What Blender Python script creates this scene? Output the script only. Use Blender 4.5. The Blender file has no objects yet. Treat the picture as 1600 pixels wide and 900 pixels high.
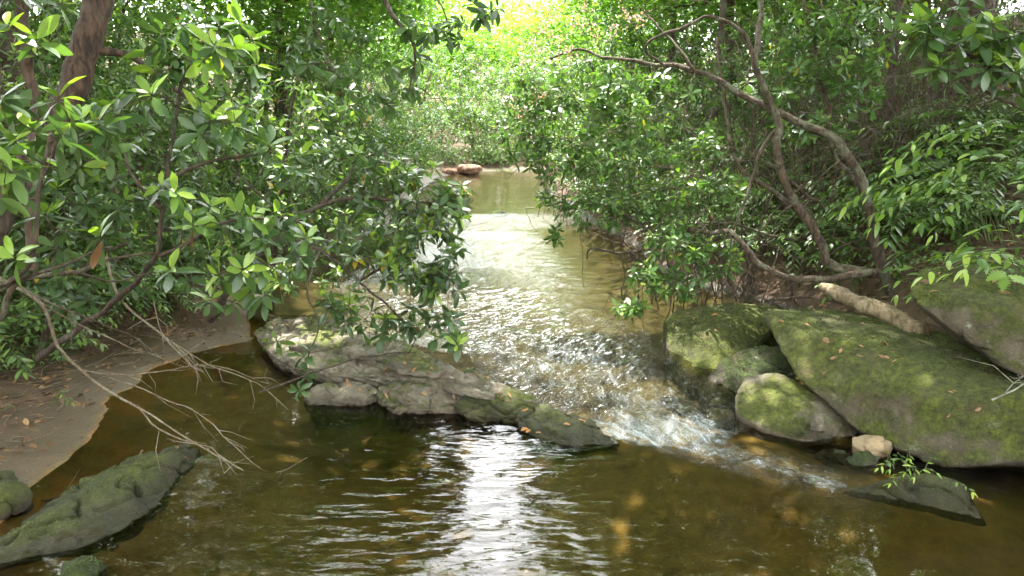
import bpy, bmesh, math, random
import numpy as np
from mathutils import Vector, Matrix

scene = bpy.context.scene
COL = scene.collection
RNG = np.random.default_rng(7)
random.seed(7)

# ---------------------------------------------------------------- camera
PITCH = math.radians(13.3)
CAM_H = 2.1
HFOV = math.radians(69.0)
FPX = 800 / math.tan(HFOV / 2)          # focal length in photograph pixels (1600 wide)
cam_data = bpy.data.cameras.new('camera')
cam = bpy.data.objects.new('camera', cam_data)
COL.objects.link(cam)
cam.location = (0, 0, CAM_H)
cam.rotation_euler = (math.pi / 2 - PITCH, 0, 0)
cam_data.sensor_width = 36
cam_data.lens = 18 / math.tan(HFOV / 2)
cam_data.clip_end = 2000
scene.camera = cam

# ---------------------------------------------------------------- sky, sun, exposure
SUN_EL = math.radians(69)
SUN_AZ = math.radians(-22)              # from straight ahead (+Y), negative = towards the left bank
SUN_DIR = Vector((math.sin(SUN_AZ) * math.cos(SUN_EL), math.cos(SUN_AZ) * math.cos(SUN_EL), math.sin(SUN_EL)))
world = bpy.data.worlds.new('World')
scene.world = world
world.use_nodes = True
wn = world.node_tree
wn.nodes.clear()
sky = wn.nodes.new('ShaderNodeTexSky')
sky.sky_type = 'NISHITA'
sky.sun_disc = False
sky.sun_elevation = SUN_EL
sky.sun_rotation = SUN_AZ
sky.air_density = 1.0
sky.dust_density = 3.0
sky.ozone_density = 1.0
w_tc = wn.nodes.new('ShaderNodeTexCoord')
w_noise = wn.nodes.new('ShaderNodeTexNoise')
w_noise.inputs['Scale'].default_value = 2.2
w_noise.inputs['Detail'].default_value = 6
w_ramp = wn.nodes.new('ShaderNodeValToRGB')
w_ramp.color_ramp.elements[0].position = 0.30
w_ramp.color_ramp.elements[1].position = 0.48
w_mix = wn.nodes.new('ShaderNodeMixRGB')
w_mix.inputs['Color2'].default_value = (19.0, 19.4, 19.8, 1)      # bright white summer cloud
w_bg = wn.nodes.new('ShaderNodeBackground')
w_bg.inputs['Strength'].default_value = 0.15
w_out = wn.nodes.new('ShaderNodeOutputWorld')
wn.links.new(w_tc.outputs['Generated'], w_noise.inputs['Vector'])
wn.links.new(w_noise.outputs['Fac'], w_ramp.inputs['Fac'])
wn.links.new(w_ramp.outputs['Color'], w_mix.inputs['Fac'])
wn.links.new(sky.outputs['Color'], w_mix.inputs['Color1'])
wn.links.new(w_mix.outputs['Color'], w_bg.inputs['Color'])
wn.links.new(w_bg.outputs['Background'], w_out.inputs['Surface'])

sun_data = bpy.data.lights.new('sun', 'SUN')
sun_data.energy = 5.0
sun_data.angle = math.radians(0.53)
sun_data.color = (1.0, 0.95, 0.86)
sun = bpy.data.objects.new('sun', sun_data)
COL.objects.link(sun)
sun.rotation_euler = SUN_DIR.to_track_quat('Z', 'Y').to_euler()
sun.location = (0, 0, 30)

scene.view_settings.view_transform = 'Standard'
scene.view_settings.look = 'None'
scene.view_settings.gamma = 1.0
scene.view_settings.use_curve_mapping = False
scene.view_settings.exposure = 2.35
scene.render.engine = 'CYCLES'
scene.cycles.max_bounces = 9
scene.cycles.diffuse_bounces = 4
scene.cycles.glossy_bounces = 3
scene.cycles.transmission_bounces = 5
scene.cycles.transparent_max_bounces = 8
scene.cycles.caustics_reflective = False
scene.cycles.caustics_refractive = False
scene.cycles.sample_clamp_indirect = 6.0
scene.cycles.use_denoising = True
scene.cycles.use_adaptive_sampling = True

# ---------------------------------------------------------------- helpers
CP, SP = math.cos(PITCH), math.sin(PITCH)

def at(px, py, Y):
    """World point seen at photograph pixel (px, py) at distance Y up the creek."""
    a, b = (px - 800) / FPX, -(py - 450) / FPX
    d = np.array([a, CP + b * SP, -SP + b * CP])
    return d * (Y / d[1]) + np.array([0, 0, CAM_H])

def atz(px, py, z=0.0):
    a, b = (px - 800) / FPX, -(py - 450) / FPX
    d = np.array([a, CP + b * SP, -SP + b * CP])
    return d * ((z - CAM_H) / d[2]) + np.array([0, 0, CAM_H])

def project(P):
    P = np.asarray(P) - np.array([0, 0, CAM_H])
    zc = P[..., 1] * CP - P[..., 2] * SP
    yc = P[..., 1] * SP + P[..., 2] * CP
    zc = np.where(zc < .05, .05, zc)
    return 800 + FPX * P[..., 0] / zc, 450 - FPX * yc / zc

def in_frame(P, m=0):
    x, y = project(P)
    return (x > -m) & (x < 1600 + m) & (y > -m) & (y < 900 + m) & (P[..., 1] > .3)

def tag(o, label=None, cat=None, group=None, kind=None):
    if label: o['label'] = label
    if cat: o['category'] = cat
    if group: o['group'] = group
    if kind: o['kind'] = kind
    return o

def empty(name, loc, label=None, cat=None, group=None):
    o = bpy.data.objects.new(name, None)
    o.empty_display_size = .1
    o.location = Vector(loc)
    COL.objects.link(o)
    return tag(o, label, cat, group)

def link(name, me, mat=None, parent=None, world=True):
    """One mesh object; its mesh is in world coordinates, so a parent's location is taken off again."""
    o = bpy.data.objects.new(name, me)
    if mat and not me.materials: me.materials.append(mat)
    COL.objects.link(o)
    if parent:
        o.parent = parent
        if world: o.location = -Vector(parent.location)
    return o

def mesh_np(name, V, F, tint=None, smooth=True, attrs=None):
    """F: list of (n,k) index arrays (k = 3 or 4)."""
    V = np.asarray(V, dtype=np.float32)
    if not isinstance(F, (list, tuple)): F = [F]
    F = [np.asarray(f, dtype=np.int32) for f in F if len(f)]
    me = bpy.data.meshes.new(name)
    me.vertices.add(len(V)); me.vertices.foreach_set('co', V.ravel())
    loops = np.concatenate([f.ravel() for f in F])
    tot = np.concatenate([np.full(len(f), f.shape[1], dtype=np.int32) for f in F])
    start = np.concatenate([[0], np.cumsum(tot)[:-1]]).astype(np.int32)
    me.loops.add(len(loops)); me.loops.foreach_set('vertex_index', loops)
    me.polygons.add(len(tot)); me.polygons.foreach_set('loop_start', start)
    me.polygons.foreach_set('loop_total', tot)
    me.update(calc_edges=True)
    me.polygons.foreach_set('use_smooth', np.full(len(tot), bool(smooth)))
    at_ = dict(attrs or {})
    if tint is not None: at_['tint'] = tint
    for k, v in at_.items():
        a = me.attributes.new(k, 'FLOAT', 'POINT')
        a.data.foreach_set('value', np.asarray(v, dtype=np.float32))
    return me

def _hash(i, j, k, seed):
    h = (i * 374761393 + j * 668265263 + k * 2147483647 + seed * 1274126177) & 0xffffffff
    h = ((h ^ (h >> 13)) * 1274126177) & 0xffffffff
    h = h ^ (h >> 16)
    return h

def pnoise(P, seed=0):
    """Vectorised gradient noise, about -1..1."""
    P = np.asarray(P, dtype=np.float64)
    I = np.floor(P).astype(np.int64); Fr = P - I
    U = Fr * Fr * Fr * (Fr * (Fr * 6 - 15) + 10)
    out = 0
    for a in (0, 1):
        for b in (0, 1):
            for c in (0, 1):
                h = _hash(I[:, 0] + a, I[:, 1] + b, I[:, 2] + c, seed)
                gx = ((h & 1023) / 511.5 - 1); gy = (((h >> 10) & 1023) / 511.5 - 1); gz = (((h >> 20) & 1023) / 511.5 - 1)
                d = gx * (Fr[:, 0] - a) + gy * (Fr[:, 1] - b) + gz * (Fr[:, 2] - c)
                w = (U[:, 0] if a else 1 - U[:, 0]) * (U[:, 1] if b else 1 - U[:, 1]) * (U[:, 2] if c else 1 - U[:, 2])
                out = out + d * w
    return out * 1.25

def fbm(P, seed=0, octaves=4, gain=.5):
    P = np.asarray(P, dtype=np.float64); s = 0; a = 1.0
    for o in range(octaves):
        s = s + a * pnoise(P * (2 ** o) + 17.3 * o, seed + o); a *= gain
    return s

def sstep(a, b, x):
    t = np.clip((x - a) / (b - a), 0, 1)
    return t * t * (3 - 2 * t)

def nrm(v):
    v = np.asarray(v, dtype=np.float64)
    return v / (np.linalg.norm(v, axis=-1, keepdims=True) + 1e-9)

# ---------------------------------------------------------------- materials
class NT:
    """Short-hand for building one node material."""
    def __init__(s, name):
        s.m = bpy.data.materials.new(name); s.m.use_nodes = True
        s.t = s.m.node_tree; s.t.nodes.clear()
        s.out = s.t.nodes.new('ShaderNodeOutputMaterial')
    def n(s, typ, **kw):
        nd = s.t.nodes.new('ShaderNode' + typ)
        for k, v in kw.items():
            if k in nd.inputs.keys() or k.replace('_', ' ') in nd.inputs.keys():
                key = k if k in nd.inputs.keys() else k.replace('_', ' ')
                s.set(nd.inputs[key], v)
            else: setattr(nd, k, v)
        return nd
    def set(s, sock, v):
        if isinstance(v, bpy.types.NodeSocket): s.t.links.new(v, sock)
        elif isinstance(v, bpy.types.Node): s.t.links.new(v.outputs[0], sock)
        else: sock.default_value = v
    def mix(s, f, a, b, typ='MIX'):
        nd = s.t.nodes.new('ShaderNodeMixRGB'); nd.blend_type = typ
        for k, v in (('Fac', f), ('Color1', a), ('Color2', b)):
            if isinstance(v, tuple) and len(v) == 3: v = v + (1,)
            s.set(nd.inputs[k], v)
        return nd.outputs[0]
    def math(s, op, a, b=0.0, clamp=False):
        nd = s.t.nodes.new('ShaderNodeMath'); nd.operation = op; nd.use_clamp = clamp
        s.set(nd.inputs[0], a); s.set(nd.inputs[1], b)
        return nd.outputs[0]
    def ramp(s, f, stops, interp='LINEAR'):
        nd = s.t.nodes.new('ShaderNodeValToRGB'); cr = nd.color_ramp; cr.interpolation = interp
        while len(cr.elements) < len(stops): cr.elements.new(.5)
        for e, (p, c) in zip(cr.elements, stops):
            e.position = p
            e.color = (c, c, c, 1) if isinstance(c, (int, float)) else tuple(c) + (1,)
        s.set(nd.inputs[0], f)
        return nd.outputs[0]
    def coords(s, scale=(1, 1, 1)):
        # world-space position, so that pieces of one rock or bank share one grain
        g = s.t.nodes.new('ShaderNodeNewGeometry'); mp = s.t.nodes.new('ShaderNodeMapping')
        mp.inputs['Scale'].default_value = scale
        s.t.links.new(g.outputs['Position'], mp.inputs['Vector'])
        return mp.outputs[0]
    def ocoords(s, scale=(1, 1, 1)):
        g = s.t.nodes.new('ShaderNodeTexCoord'); mp = s.t.nodes.new('ShaderNodeMapping')
        mp.inputs['Scale'].default_value = scale
        s.t.links.new(g.outputs['Object'], mp.inputs['Vector'])
        return mp.outputs[0]
    def noise(s, vec, scale, detail=4, rough=.55, dist=0.0):
        return s.n('TexNoise', Vector=vec, Scale=scale, Detail=detail, Roughness=rough, Distortion=dist).outputs[0]
    def bump(s, h, strength, dist=.02, normal=None):
        nd = s.n('Bump', Height=h, Strength=strength, Distance=dist)
        if normal is not None: s.set(nd.inputs['Normal'], normal)
        return nd.outputs[0]
    def attr(s, name):
        return s.n('Attribute', attribute_name=name).outputs['Fac']
    def surf(s, sh):
        s.t.links.new(sh if isinstance(sh, bpy.types.NodeSocket) else sh.outputs[0], s.out.inputs['Surface'])
        return s.m

def leaf_mat(name, stops, rough=.38, trans=.35, tcol=(1.25, 1.5, .55), under=(.16, .22, .10), spots=True):
    k = NT(name)
    col = k.ramp(k.attr('tint'), stops)
    vec = k.coords()
    spot = k.noise(vec, 9, 3)
    col = k.mix(k.ramp(spot, [(.35, .0), (.75, .45)]), col, k.mix(1.0, col, (1.35, 1.2, .8), 'MULTIPLY'))
    geo = k.n('NewGeometry')
    top = k.mix(k.math('MULTIPLY', geo.outputs['Backfacing'], .45), col, under)
    b = k.n('BsdfPrincipled', Base_Color=top, Roughness=rough)
    b.inputs['Specular IOR Level'].default_value = .55
    tr = k.n('BsdfTranslucent', Color=k.mix(1.0, col, tcol, 'MULTIPLY'))
    ms = k.n('MixShader', Fac=trans)
    k.t.links.new(b.outputs[0], ms.inputs[1]); k.t.links.new(tr.outputs[0], ms.inputs[2])
    return k.surf(ms)

M = {}
# tint: 0 old dark leaf ... .8 young shoot ... .95 yellow ... 1 dead brown
M['rhodo'] = leaf_mat('rhododendron_leaf', [(0, (.034, .066, .030)), (.4, (.070, .130, .042)), (.7, (.16, .265, .045)), (.86, (.27, .38, .055)), (.93, (.45, .34, .03)), (1, (.16, .07, .028))], .32, .32)
M['laurel'] = leaf_mat('laurel_leaf', [(0, (.032, .070, .024)), (.5, (.080, .160, .038)), (.8, (.17, .28, .05)), (.93, (.40, .34, .05)), (1, (.16, .07, .03))], .36, .33)
M['hobble'] = leaf_mat('doghobble_leaf', [(0, (.036, .078, .026)), (.5, (.085, .165, .042)), (.85, (.20, .31, .06)), (1, (.29, .39, .075))], .36, .33)
M['canopy'] = leaf_mat('canopy_leaf', [(0, (.05, .12, .025)), (.5, (.10, .20, .035)), (1, (.21, .31, .05))], .45, .5)
M['litter'] = leaf_mat('dry_leaf', [(0, (.09, .048, .028)), (.35, (.17, .095, .05)), (.7, (.30, .19, .10)), (.9, (.36, .17, .06)), (1, (.40, .10, .04))], .6, .15, (1.1, .8, .5), (.22, .15, .09))

def bark_mat(name, c1, c2, lichen, scale=1.0, lich=.5):
    k = NT(name)
    v = k.ocoords((1, 1, .28))
    n1 = k.noise(v, 38 * scale, 6, .65)
    base = k.mix(k.ramp(n1, [(.38, 0.), (.64, 1.)]), c1, c2)
    n2 = k.noise(k.ocoords(), 7 * scale, 5, .6)
    col = k.mix(k.math('MULTIPLY', k.ramp(n2, [(.5, 0.), (.62, 1.)]), lich), base, lichen)
    b = k.n('BsdfPrincipled', Base_Color=col, Roughness=.85, Normal=k.bump(n1, 1.0, .035))
    return k.surf(b)
M['bark'] = bark_mat('brown_bark', (.035, .023, .016), (.12, .08, .055), (.22, .23, .17), 1, .35)
M['red_bark'] = bark_mat('reddish_bark', (.030, .018, .013), (.15, .088, .062), (.2, .19, .15), .8, .2)
M['laurel_bark'] = bark_mat('laurel_bark', (.034, .022, .015), (.13, .088, .056), (.22, .23, .16), 1, .5)
M['pale_bark'] = bark_mat('lichened_bark', (.14, .115, .085), (.30, .26, .20), (.40, .42, .34), 1.3, .8)
M['twig'] = bark_mat('twig_bark', (.05, .034, .024), (.14, .095, .065), (.18, .17, .13), 2, .3)
M['dead_twig'] = bark_mat('dead_twig', (.16, .11, .075), (.32, .25, .17), (.38, .36, .28), 2, .5)
M['dead_wood'] = bark_mat('weathered_wood', (.14, .095, .055), (.38, .30, .19), (.07, .05, .035), .7, .5)

def rock_mat(name, stone1, stone2, moss_amt=.5, moss=((.016, .017, .005), (.060, .068, .014), (.13, .145, .028)), wet=0.0, moss_scale=2.2):
    k = NT(name)
    v = k.coords()
    grain = k.noise(v, 60, 8, .7)
    big = k.noise(v, 5, 6, .6)
    stone = k.mix(k.ramp(big, [(.35, 0.), (.66, 1.)]), stone1, stone2)
    stone = k.mix(k.ramp(grain, [(.3, .55), (.7, 0.)]), stone, k.mix(1.0, stone, (.35, .33, .3), 'MULTIPLY'))
    lich = k.noise(v, 13, 5, .65)
    stone = k.mix(k.ramp(lich, [(.60, 0.), (.68, .6)]), stone, (.33, .35, .27))
    mossc = k.ramp(k.noise(v, 22, 8, .8), [(.32, moss[0]), (.5, moss[1]), (.70, moss[2])])
    mossc = k.mix(k.ramp(k.noise(v, 3.1, 3), [(.4, 0.), (.65, .75)]), mossc, k.mix(1.0, mossc, (1.7, 1.75, .9), 'MULTIPLY'))
    geo = k.n('NewGeometry')
    sep = k.n('SeparateXYZ', Vector=geo.outputs['Normal'])
    up = k.math('MULTIPLY_ADD', sep.outputs['Z'], .22)
    mn = k.noise(v, moss_scale, 7, .68)
    f = k.math('ADD', k.math('ADD', mn, k.math('MULTIPLY', sep.outputs['Z'], .16)), moss_amt - .5)
    mf = k.ramp(f, [(.50, 0.), (.60, 1.)])
    dirt = k.noise(v, 4.3, 5, .6)
    col = k.mix(mf, stone, mossc)
    col = k.mix(k.ramp(dirt, [(.58, 0.), (.72, .6)]), col, (.10, .065, .04))
    tuft = k.noise(v, 190, 4, .75)
    h = k.math('ADD', k.math('MULTIPLY', k.math('ADD', k.noise(v, 45, 5, .7), k.math('MULTIPLY', tuft, .6)), k.math('MULTIPLY_ADD', mf, 1.0)), k.math('MULTIPLY', grain, .5))
    # the band just above the water is wet: darker and glossier
    z = k.n('SeparateXYZ', Vector=geo.outputs['Position']).outputs['Z']
    wetf = k.ramp(k.math('ADD', z, k.math('MULTIPLY', k.noise(v, 8, 4), .10)), [(.055 + wet, 1.), (.13 + wet, 0.)])
    col = k.mix(wetf, col, k.mix(1.0, col, (.36, .30, .24), 'MULTIPLY'))
    rough = k.ramp(wetf, [(0, .88), (1, .30)])
    b = k.n('BsdfPrincipled', Base_Color=col, Roughness=rough, Normal=k.bump(h, .9, .02))
    return k.surf(b)
M['boulder'] = rock_mat('mossy_boulder', (.075, .060, .040), (.18, .15, .105), .55)
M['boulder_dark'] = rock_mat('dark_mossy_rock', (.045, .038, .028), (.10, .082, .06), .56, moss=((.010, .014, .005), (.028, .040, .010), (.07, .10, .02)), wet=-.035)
M['ledge'] = rock_mat('pale_ledge_rock', (.12, .102, .076), (.29, .25, .195), .38, moss=((.035, .04, .014), (.09, .105, .03), (.17, .18, .06)), moss_scale=3.2)
M['ledge_moss'] = rock_mat('mossy_ledge_rock', (.09, .075, .055), (.18, .15, .11), .58, moss=((.03, .03, .012), (.06, .065, .02), (.10, .11, .03)), wet=.02)
M['block'] = rock_mat('block_boulder', (.12, .10, .072), (.28, .24, .18), .41)
M['tan_stone'] = rock_mat('tan_stone', (.30, .21, .12), (.44, .34, .22), .18)
M['clay'] = rock_mat('red_clay', (.17, .075, .042), (.36, .21, .14), .25)
# ---------------------------------------------------------------- the lie of the land
# shoreline of the creek (both banks), looking upstream
LEFT = [(-3.6, -30), (-3.4, -8), (-3.1, 0), (-2.75, 2.6), (-2.55, 3.2), (-2.72, 3.9), (-2.84, 4.35), (-2.95, 5.05), (-3.06, 5.8), (-2.95, 6.35),
        (-2.5, 6.75), (-2.6, 7.2), (-2.75, 8.4), (-2.75, 9.5), (-2.3, 11), (-2.1, 14), (-2.2, 18), (-2.2, 21.5), (-1.0, 23.3), (1.5, 24.6), (6, 26), (14, 30), (30, 42)]
RIGHT = [(32, 39), (15, 26.6), (7, 23.2), (3.0, 21.8), (1.1, 20.0), (.85, 17), (1.2, 14), (1.8, 11), (1.85, 9), (2.2, 8.0), (2.75, 7.2), (2.7, 6.2), (2.6, 5.4),
         (2.9, 4.75), (3.9, 4.3), (4.6, 3), (4.6, 0), (5, -8), (5, -30)]
POLY = np.array(LEFT + RIGHT, dtype=np.float64)
LEDGE = np.array([(-40, 9), (-6, 7.6), (-2.6, 6.85), (-1.4, 6.1), (-.35, 5.42), (.25, 4.98), (.62, 4.66), (1.15, 4.42), (1.7, 4.75), (2.4, 5.3), (6, 5.6), (60, 8)], dtype=np.float64)

def poly_sd(x, y, poly=POLY):
    """Signed distance to the shoreline: negative in the water."""
    d = np.full(x.shape, 1e9); inside = np.zeros(x.shape, bool)
    n = len(poly)
    for i in range(n):
        ax, ay = poly[i]; bx, by = poly[(i + 1) % n]
        ex, ey = bx - ax, by - ay
        t = np.clip(((x - ax) * ex + (y - ay) * ey) / (ex * ex + ey * ey), 0, 1)
        d = np.minimum(d, np.hypot(x - ax - t * ex, y - ay - t * ey))
        c = ((ay > y) != (by > y)) & (x < (bx - ax) * (y - ay) / (by - ay + 1e-12) + ax)
        inside ^= c
    return np.where(inside, -d, d)

def line_d(x, y, pts):
    d = np.full(np.shape(x), 1e9)
    for (ax, ay), (bx, by) in zip(pts[:-1], pts[1:]):
        ex, ey = bx - ax, by - ay
        t = np.clip(((x - ax) * ex + (y - ay) * ey) / (ex * ex + ey * ey + 1e-12), 0, 1)
        d = np.minimum(d, np.hypot(x - ax - t * ex, y - ay - t * ey))
    return d

STEP = .21
SUNK_LEFT = np.array([atz(30, 850)[:2], atz(150, 790)[:2], atz(290, 712)[:2]])
SUNK_RIGHT = np.array([atz(1360, 765)[:2], atz(1430, 770)[:2], atz(1510, 795)[:2]])
def level(x, y):
    """Height of the water: the lower pool at 0, the upper creek a step above it, a chute between rock and boulders."""
    d = line_d(x, y, LEDGE)
    up = y > np.interp(x, LEDGE[:, 0], LEDGE[:, 1])
    s = np.where(up, d, -d)
    w = .18 + .95 * sstep(-.6, .7, x)
    z = STEP * (sstep(0, 1, s / w) * .55 + .45 * np.clip(s / w, 0, 1))
    return z + .05 * sstep(12.6, 13.8, y) + .05 * sstep(17, 26, y)

def ground(x, y):
    x = np.asarray(x, dtype=np.float64); y = np.asarray(y, dtype=np.float64)
    sd = poly_sd(x, y)
    wl = level(x, y)
    P = np.stack([x, y, np.zeros_like(x)], -1)
    sd = sd + .16 * fbm(P.reshape(-1, 3) * 1.6, 77, 3).reshape(x.shape)
    n1 = fbm(P.reshape(-1, 3) * .55, 3, 4).reshape(x.shape)
    n2 = fbm(P.reshape(-1, 3) * 3.1, 9, 3).reshape(x.shape)
    d = np.maximum(sd, 0)
    right = sstep(-.6, .9, x - np.interp(y, [-30, 0, 5, 12, 24, 40], [0, .4, .2, 0, 0, 0]))
    # the far end of the reach: a low bank where the creek bends away, the valley floor rising behind it
    hl = .10 * d + .26 * np.maximum(0, np.sqrt((d - .9) ** 2 + .1) + d - .9) / 2 * 2 * .55 + .25 * sstep(.9, 2.2, d)
    hr = .62 * (1 - np.exp(-d * 1.5)) + .40 * np.maximum(0, d - .5)
    h = hl * (1 - right) + hr * right
    far = sstep(19, 27, y)
    h = h * (1 - .55 * far) + far * .02 * d
    h = 13 * np.tanh(h / 13)
    rough = sstep(0, 1.2, d)
    out = wl + h + rough * (.10 * n1 + .03 * n2)
    i = np.maximum(-sd, 0)
    bed = wl - .30 * (1 - np.exp(-i * 1.1)) - .02 * sstep(0, .3, i) - .05 * np.abs(n1) * sstep(0, .6, i) - .018 * n2 * sstep(0, .3, i)
    # the bed rises to the rock ledge and to the half-sunk rocks
    low = y < np.interp(x, LEDGE[:, 0], LEDGE[:, 1]) + .1
    bed = np.where(low, np.maximum(bed, -.05 - .28 * np.maximum(0, line_d(x, y, LEDGE[2:9]) - .22) + .02 * n2), bed)
    bed = np.maximum(bed, -.02 - .30 * np.maximum(0, line_d(x, y, SUNK_LEFT) - .26) + .02 * n2)
    bed = np.maximum(bed, -.03 - .30 * np.maximum(0, line_d(x, y, SUNK_RIGHT) - .22) + .02 * n2)
    inlet = (1 - sstep(-2.0, -1.2, x)) * sstep(4.0, 5.0, y) * (1 - sstep(6.8, 7.2, y))
    bed = np.where(sd < 0, bed * (1 - .5 * inlet) + inlet * .5 * wl, bed)
    bed = np.minimum(bed, wl - .012 * sstep(0, .15, i))
    return np.where(sd > 0, out, bed)

def gz(x, y):
    return float(ground(np.array([x]), np.array([y]))[0])

def spaced(segs):
    out = []
    for a, b, st in segs:
        out.append(np.arange(a, b, st))
    out.append(np.array([segs[-1][1]]))
    return np.concatenate(out)

GX = spaced([(-420, -60, 40), (-60, -20, 4), (-20, -7, .8), (-7, -3.6, .14), (-3.6, 3.6, .05), (3.6, 7, .14), (7, 20, .8), (20, 60, 4), (60, 420, 40)])
GY = spaced([(-420, -60, 40), (-60, -10, 4), (-10, 2, .5), (2, 9.5, .05), (9.5, 16, .12), (16, 30, .3), (30, 60, 1.5), (60, 420, 30)])
gx, gy = np.meshgrid(GX, GY, indexing='ij')
gzz = ground(gx, gy)
idx = np.arange(gx.size).reshape(gx.shape)
quads = np.stack([idx[:-1, :-1], idx[1:, :-1], idx[1:, 1:], idx[:-1, 1:]], -1).reshape(-1, 4)
sdv = poly_sd(gx, gy)
lv = level(gx, gy)
me = mesh_np('ground', np.stack([gx, gy, gzz], -1).reshape(-1, 3), quads,
             attrs={'shore': sdv.ravel(), 'height': (gzz - lv).ravel(), 'up': sstep(.05, .15, lv).ravel(), 'sandy': ((1 - sstep(-2.2, -1.2, gx)) * (1 - sstep(8, 10, gy))).ravel()})
k = NT('creek_bank')
v = k.coords()
sh = k.attr('shore'); ht = k.attr('height')
n1 = k.noise(v, 1.6, 6, .6); n2 = k.noise(v, 9, 6, .65); n3 = k.noise(v, 55, 5, .7)
sand = k.mix(k.ramp(n2, [(.3, 0.), (.7, 1.)]), (.18, .14, .105), (.32, .255, .195))
sand = k.mix(k.ramp(n1, [(.5, 0.), (.66, .6)]), sand, (.30, .17, .095))
litter = k.mix(k.ramp(n2, [(.32, 0.), (.68, 1.)]), (.055, .034, .022), (.15, .09, .055))
litter = k.mix(k.ramp(n1, [(.5, 0.), (.66, .7)]), litter, (.045, .06, .018))
moss = k.ramp(k.noise(v, 30, 5, .7), [(.3, (.02, .03, .008)), (.7, (.08, .11, .02))])
dry = k.mix(k.ramp(k.math('ADD', sh, k.math('MULTIPLY', n2, .9)), [(.75 / 3, 0.), (1.0, 1.)]), k.mix(k.attr('sandy'), litter, sand), litter)
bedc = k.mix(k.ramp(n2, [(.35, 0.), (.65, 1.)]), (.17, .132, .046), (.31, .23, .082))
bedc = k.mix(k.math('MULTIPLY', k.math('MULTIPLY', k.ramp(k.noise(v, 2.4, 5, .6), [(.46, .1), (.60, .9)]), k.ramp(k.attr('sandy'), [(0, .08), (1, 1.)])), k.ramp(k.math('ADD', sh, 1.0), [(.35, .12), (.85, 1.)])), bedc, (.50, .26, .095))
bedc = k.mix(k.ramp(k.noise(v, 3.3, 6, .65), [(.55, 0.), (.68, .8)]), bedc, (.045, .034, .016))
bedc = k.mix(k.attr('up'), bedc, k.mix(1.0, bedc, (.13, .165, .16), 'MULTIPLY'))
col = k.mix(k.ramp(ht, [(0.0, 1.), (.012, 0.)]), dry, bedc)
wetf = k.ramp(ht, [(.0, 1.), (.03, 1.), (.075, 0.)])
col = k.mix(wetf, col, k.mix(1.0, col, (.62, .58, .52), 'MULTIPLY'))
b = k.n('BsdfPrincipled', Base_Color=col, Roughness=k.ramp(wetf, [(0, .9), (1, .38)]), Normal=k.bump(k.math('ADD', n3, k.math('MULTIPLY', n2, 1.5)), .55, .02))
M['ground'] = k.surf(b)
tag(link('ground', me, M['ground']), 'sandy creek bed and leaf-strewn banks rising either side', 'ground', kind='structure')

# ---------------------------------------------------------------- the water
WX = spaced([(-6, -3.2, .10), (-3.2, 3.2, .024), (3.2, 6, .10), (6, 34, .8)])
WY = spaced([(-30, 0, 1.0), (0, 2.6, .1), (2.6, 8.0, .024), (8.0, 12, .05), (12, 20, .10), (20, 44, .4)])
wx, wy = np.meshgrid(WX, WY, indexing='ij')
wsd = poly_sd(wx, wy)
wl = level(wx, wy)
shp = wx.shape
LEDG_UP = wy > np.interp(wx, LEDGE[:, 0], LEDGE[:, 1])
dl = line_d(wx, wy, LEDGE)
# where it runs fast: the chute, the riffles of the upper creek, the small tail race to the right
chute_line = np.array([(-.9, 8.2), (-.55, 7.2), (0.0, 6.2), (.55, 5.45), (1.1, 4.75)])
dch = line_d(wx, wy, chute_line)
width = np.interp(wy, [4.3, 5.2, 6.5, 8, 10], [.55, .75, .95, 1.1, 1.2])
turb = np.exp(-(dch / width) ** 2) * sstep(4.3, 4.7, wy) * LEDG_UP
race = np.array([(1.15, 4.5), (1.5, 4.22), (1.85, 3.95)])
drace = line_d(wx, wy, race)
turb = np.maximum(turb, .9 * np.exp(-(drace / .20) ** 2))
up2 = .40 * sstep(7, 9, wy) * np.exp(-((wx + .6) / 1.0) ** 2) * (1 - sstep(11, 13, wy))
rif = .45 * np.exp(-((wy - 13.0 - .25 * wx) / .8) ** 2)
turb = np.clip(np.maximum(turb, np.maximum(up2, rif)), 0, 1)
fall = np.array([(.72, 4.72), (1.0, 4.62), (1.25, 4.68)])
dfl = line_d(wx, wy, fall)
foam = np.exp(-(dfl / .34) ** 2) * .84
foam = np.maximum(foam, .62 * np.exp(-(line_d(wx, wy, chute_line[3:]) / .42) ** 2))
foam = np.maximum(foam, .70 * np.exp(-(drace / .19) ** 2))
foam = np.maximum(foam, .8 * rif * np.exp(-((wx - .2) / 1.3) ** 2))
foam = np.maximum(foam, .60 * turb * (1 - sstep(5.8, 7.4, wy)))
# flow direction turns from straight downstream to the right in the chute
ang = np.radians(np.interp(wy, [4.2, 5, 6, 8, 12], [-52, -48, -38, -15, 0]))
ca, sa = np.cos(ang), np.sin(ang)
al = (wy * ca + wx * sa) ; ac = (wx * ca - wy * sa)
P = np.stack([ac * 5.5, al * 1.9, np.zeros_like(al)], -1).reshape(-1, 3)
wf = fbm(P, 21, 3, .55).reshape(shp)
P2 = np.stack([ac * 17, al * 8, np.zeros_like(al)], -1).reshape(-1, 3)
wf2 = fbm(P2, 31, 2, .6).reshape(shp)
Pp = np.stack([wx * 3.2 + .8 * wy, wy * 8.5, np.zeros_like(al)], -1).reshape(-1, 3)
wp = fbm(Pp, 41, 2, .5).reshape(shp)
calm = 1 - turb
pool_amp = .0055 * (1 - .75 * np.exp(-((wx + 2.6) / .8) ** 2)) * (1 - .7 * sstep(.9, 1.8, wx))
wz = wl + turb * (.034 * wf + .016 * wf2) + calm * pool_amp * wp + np.clip(foam - .35, 0, 1) * .08 * (wf2 + .5 * wf)
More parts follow.
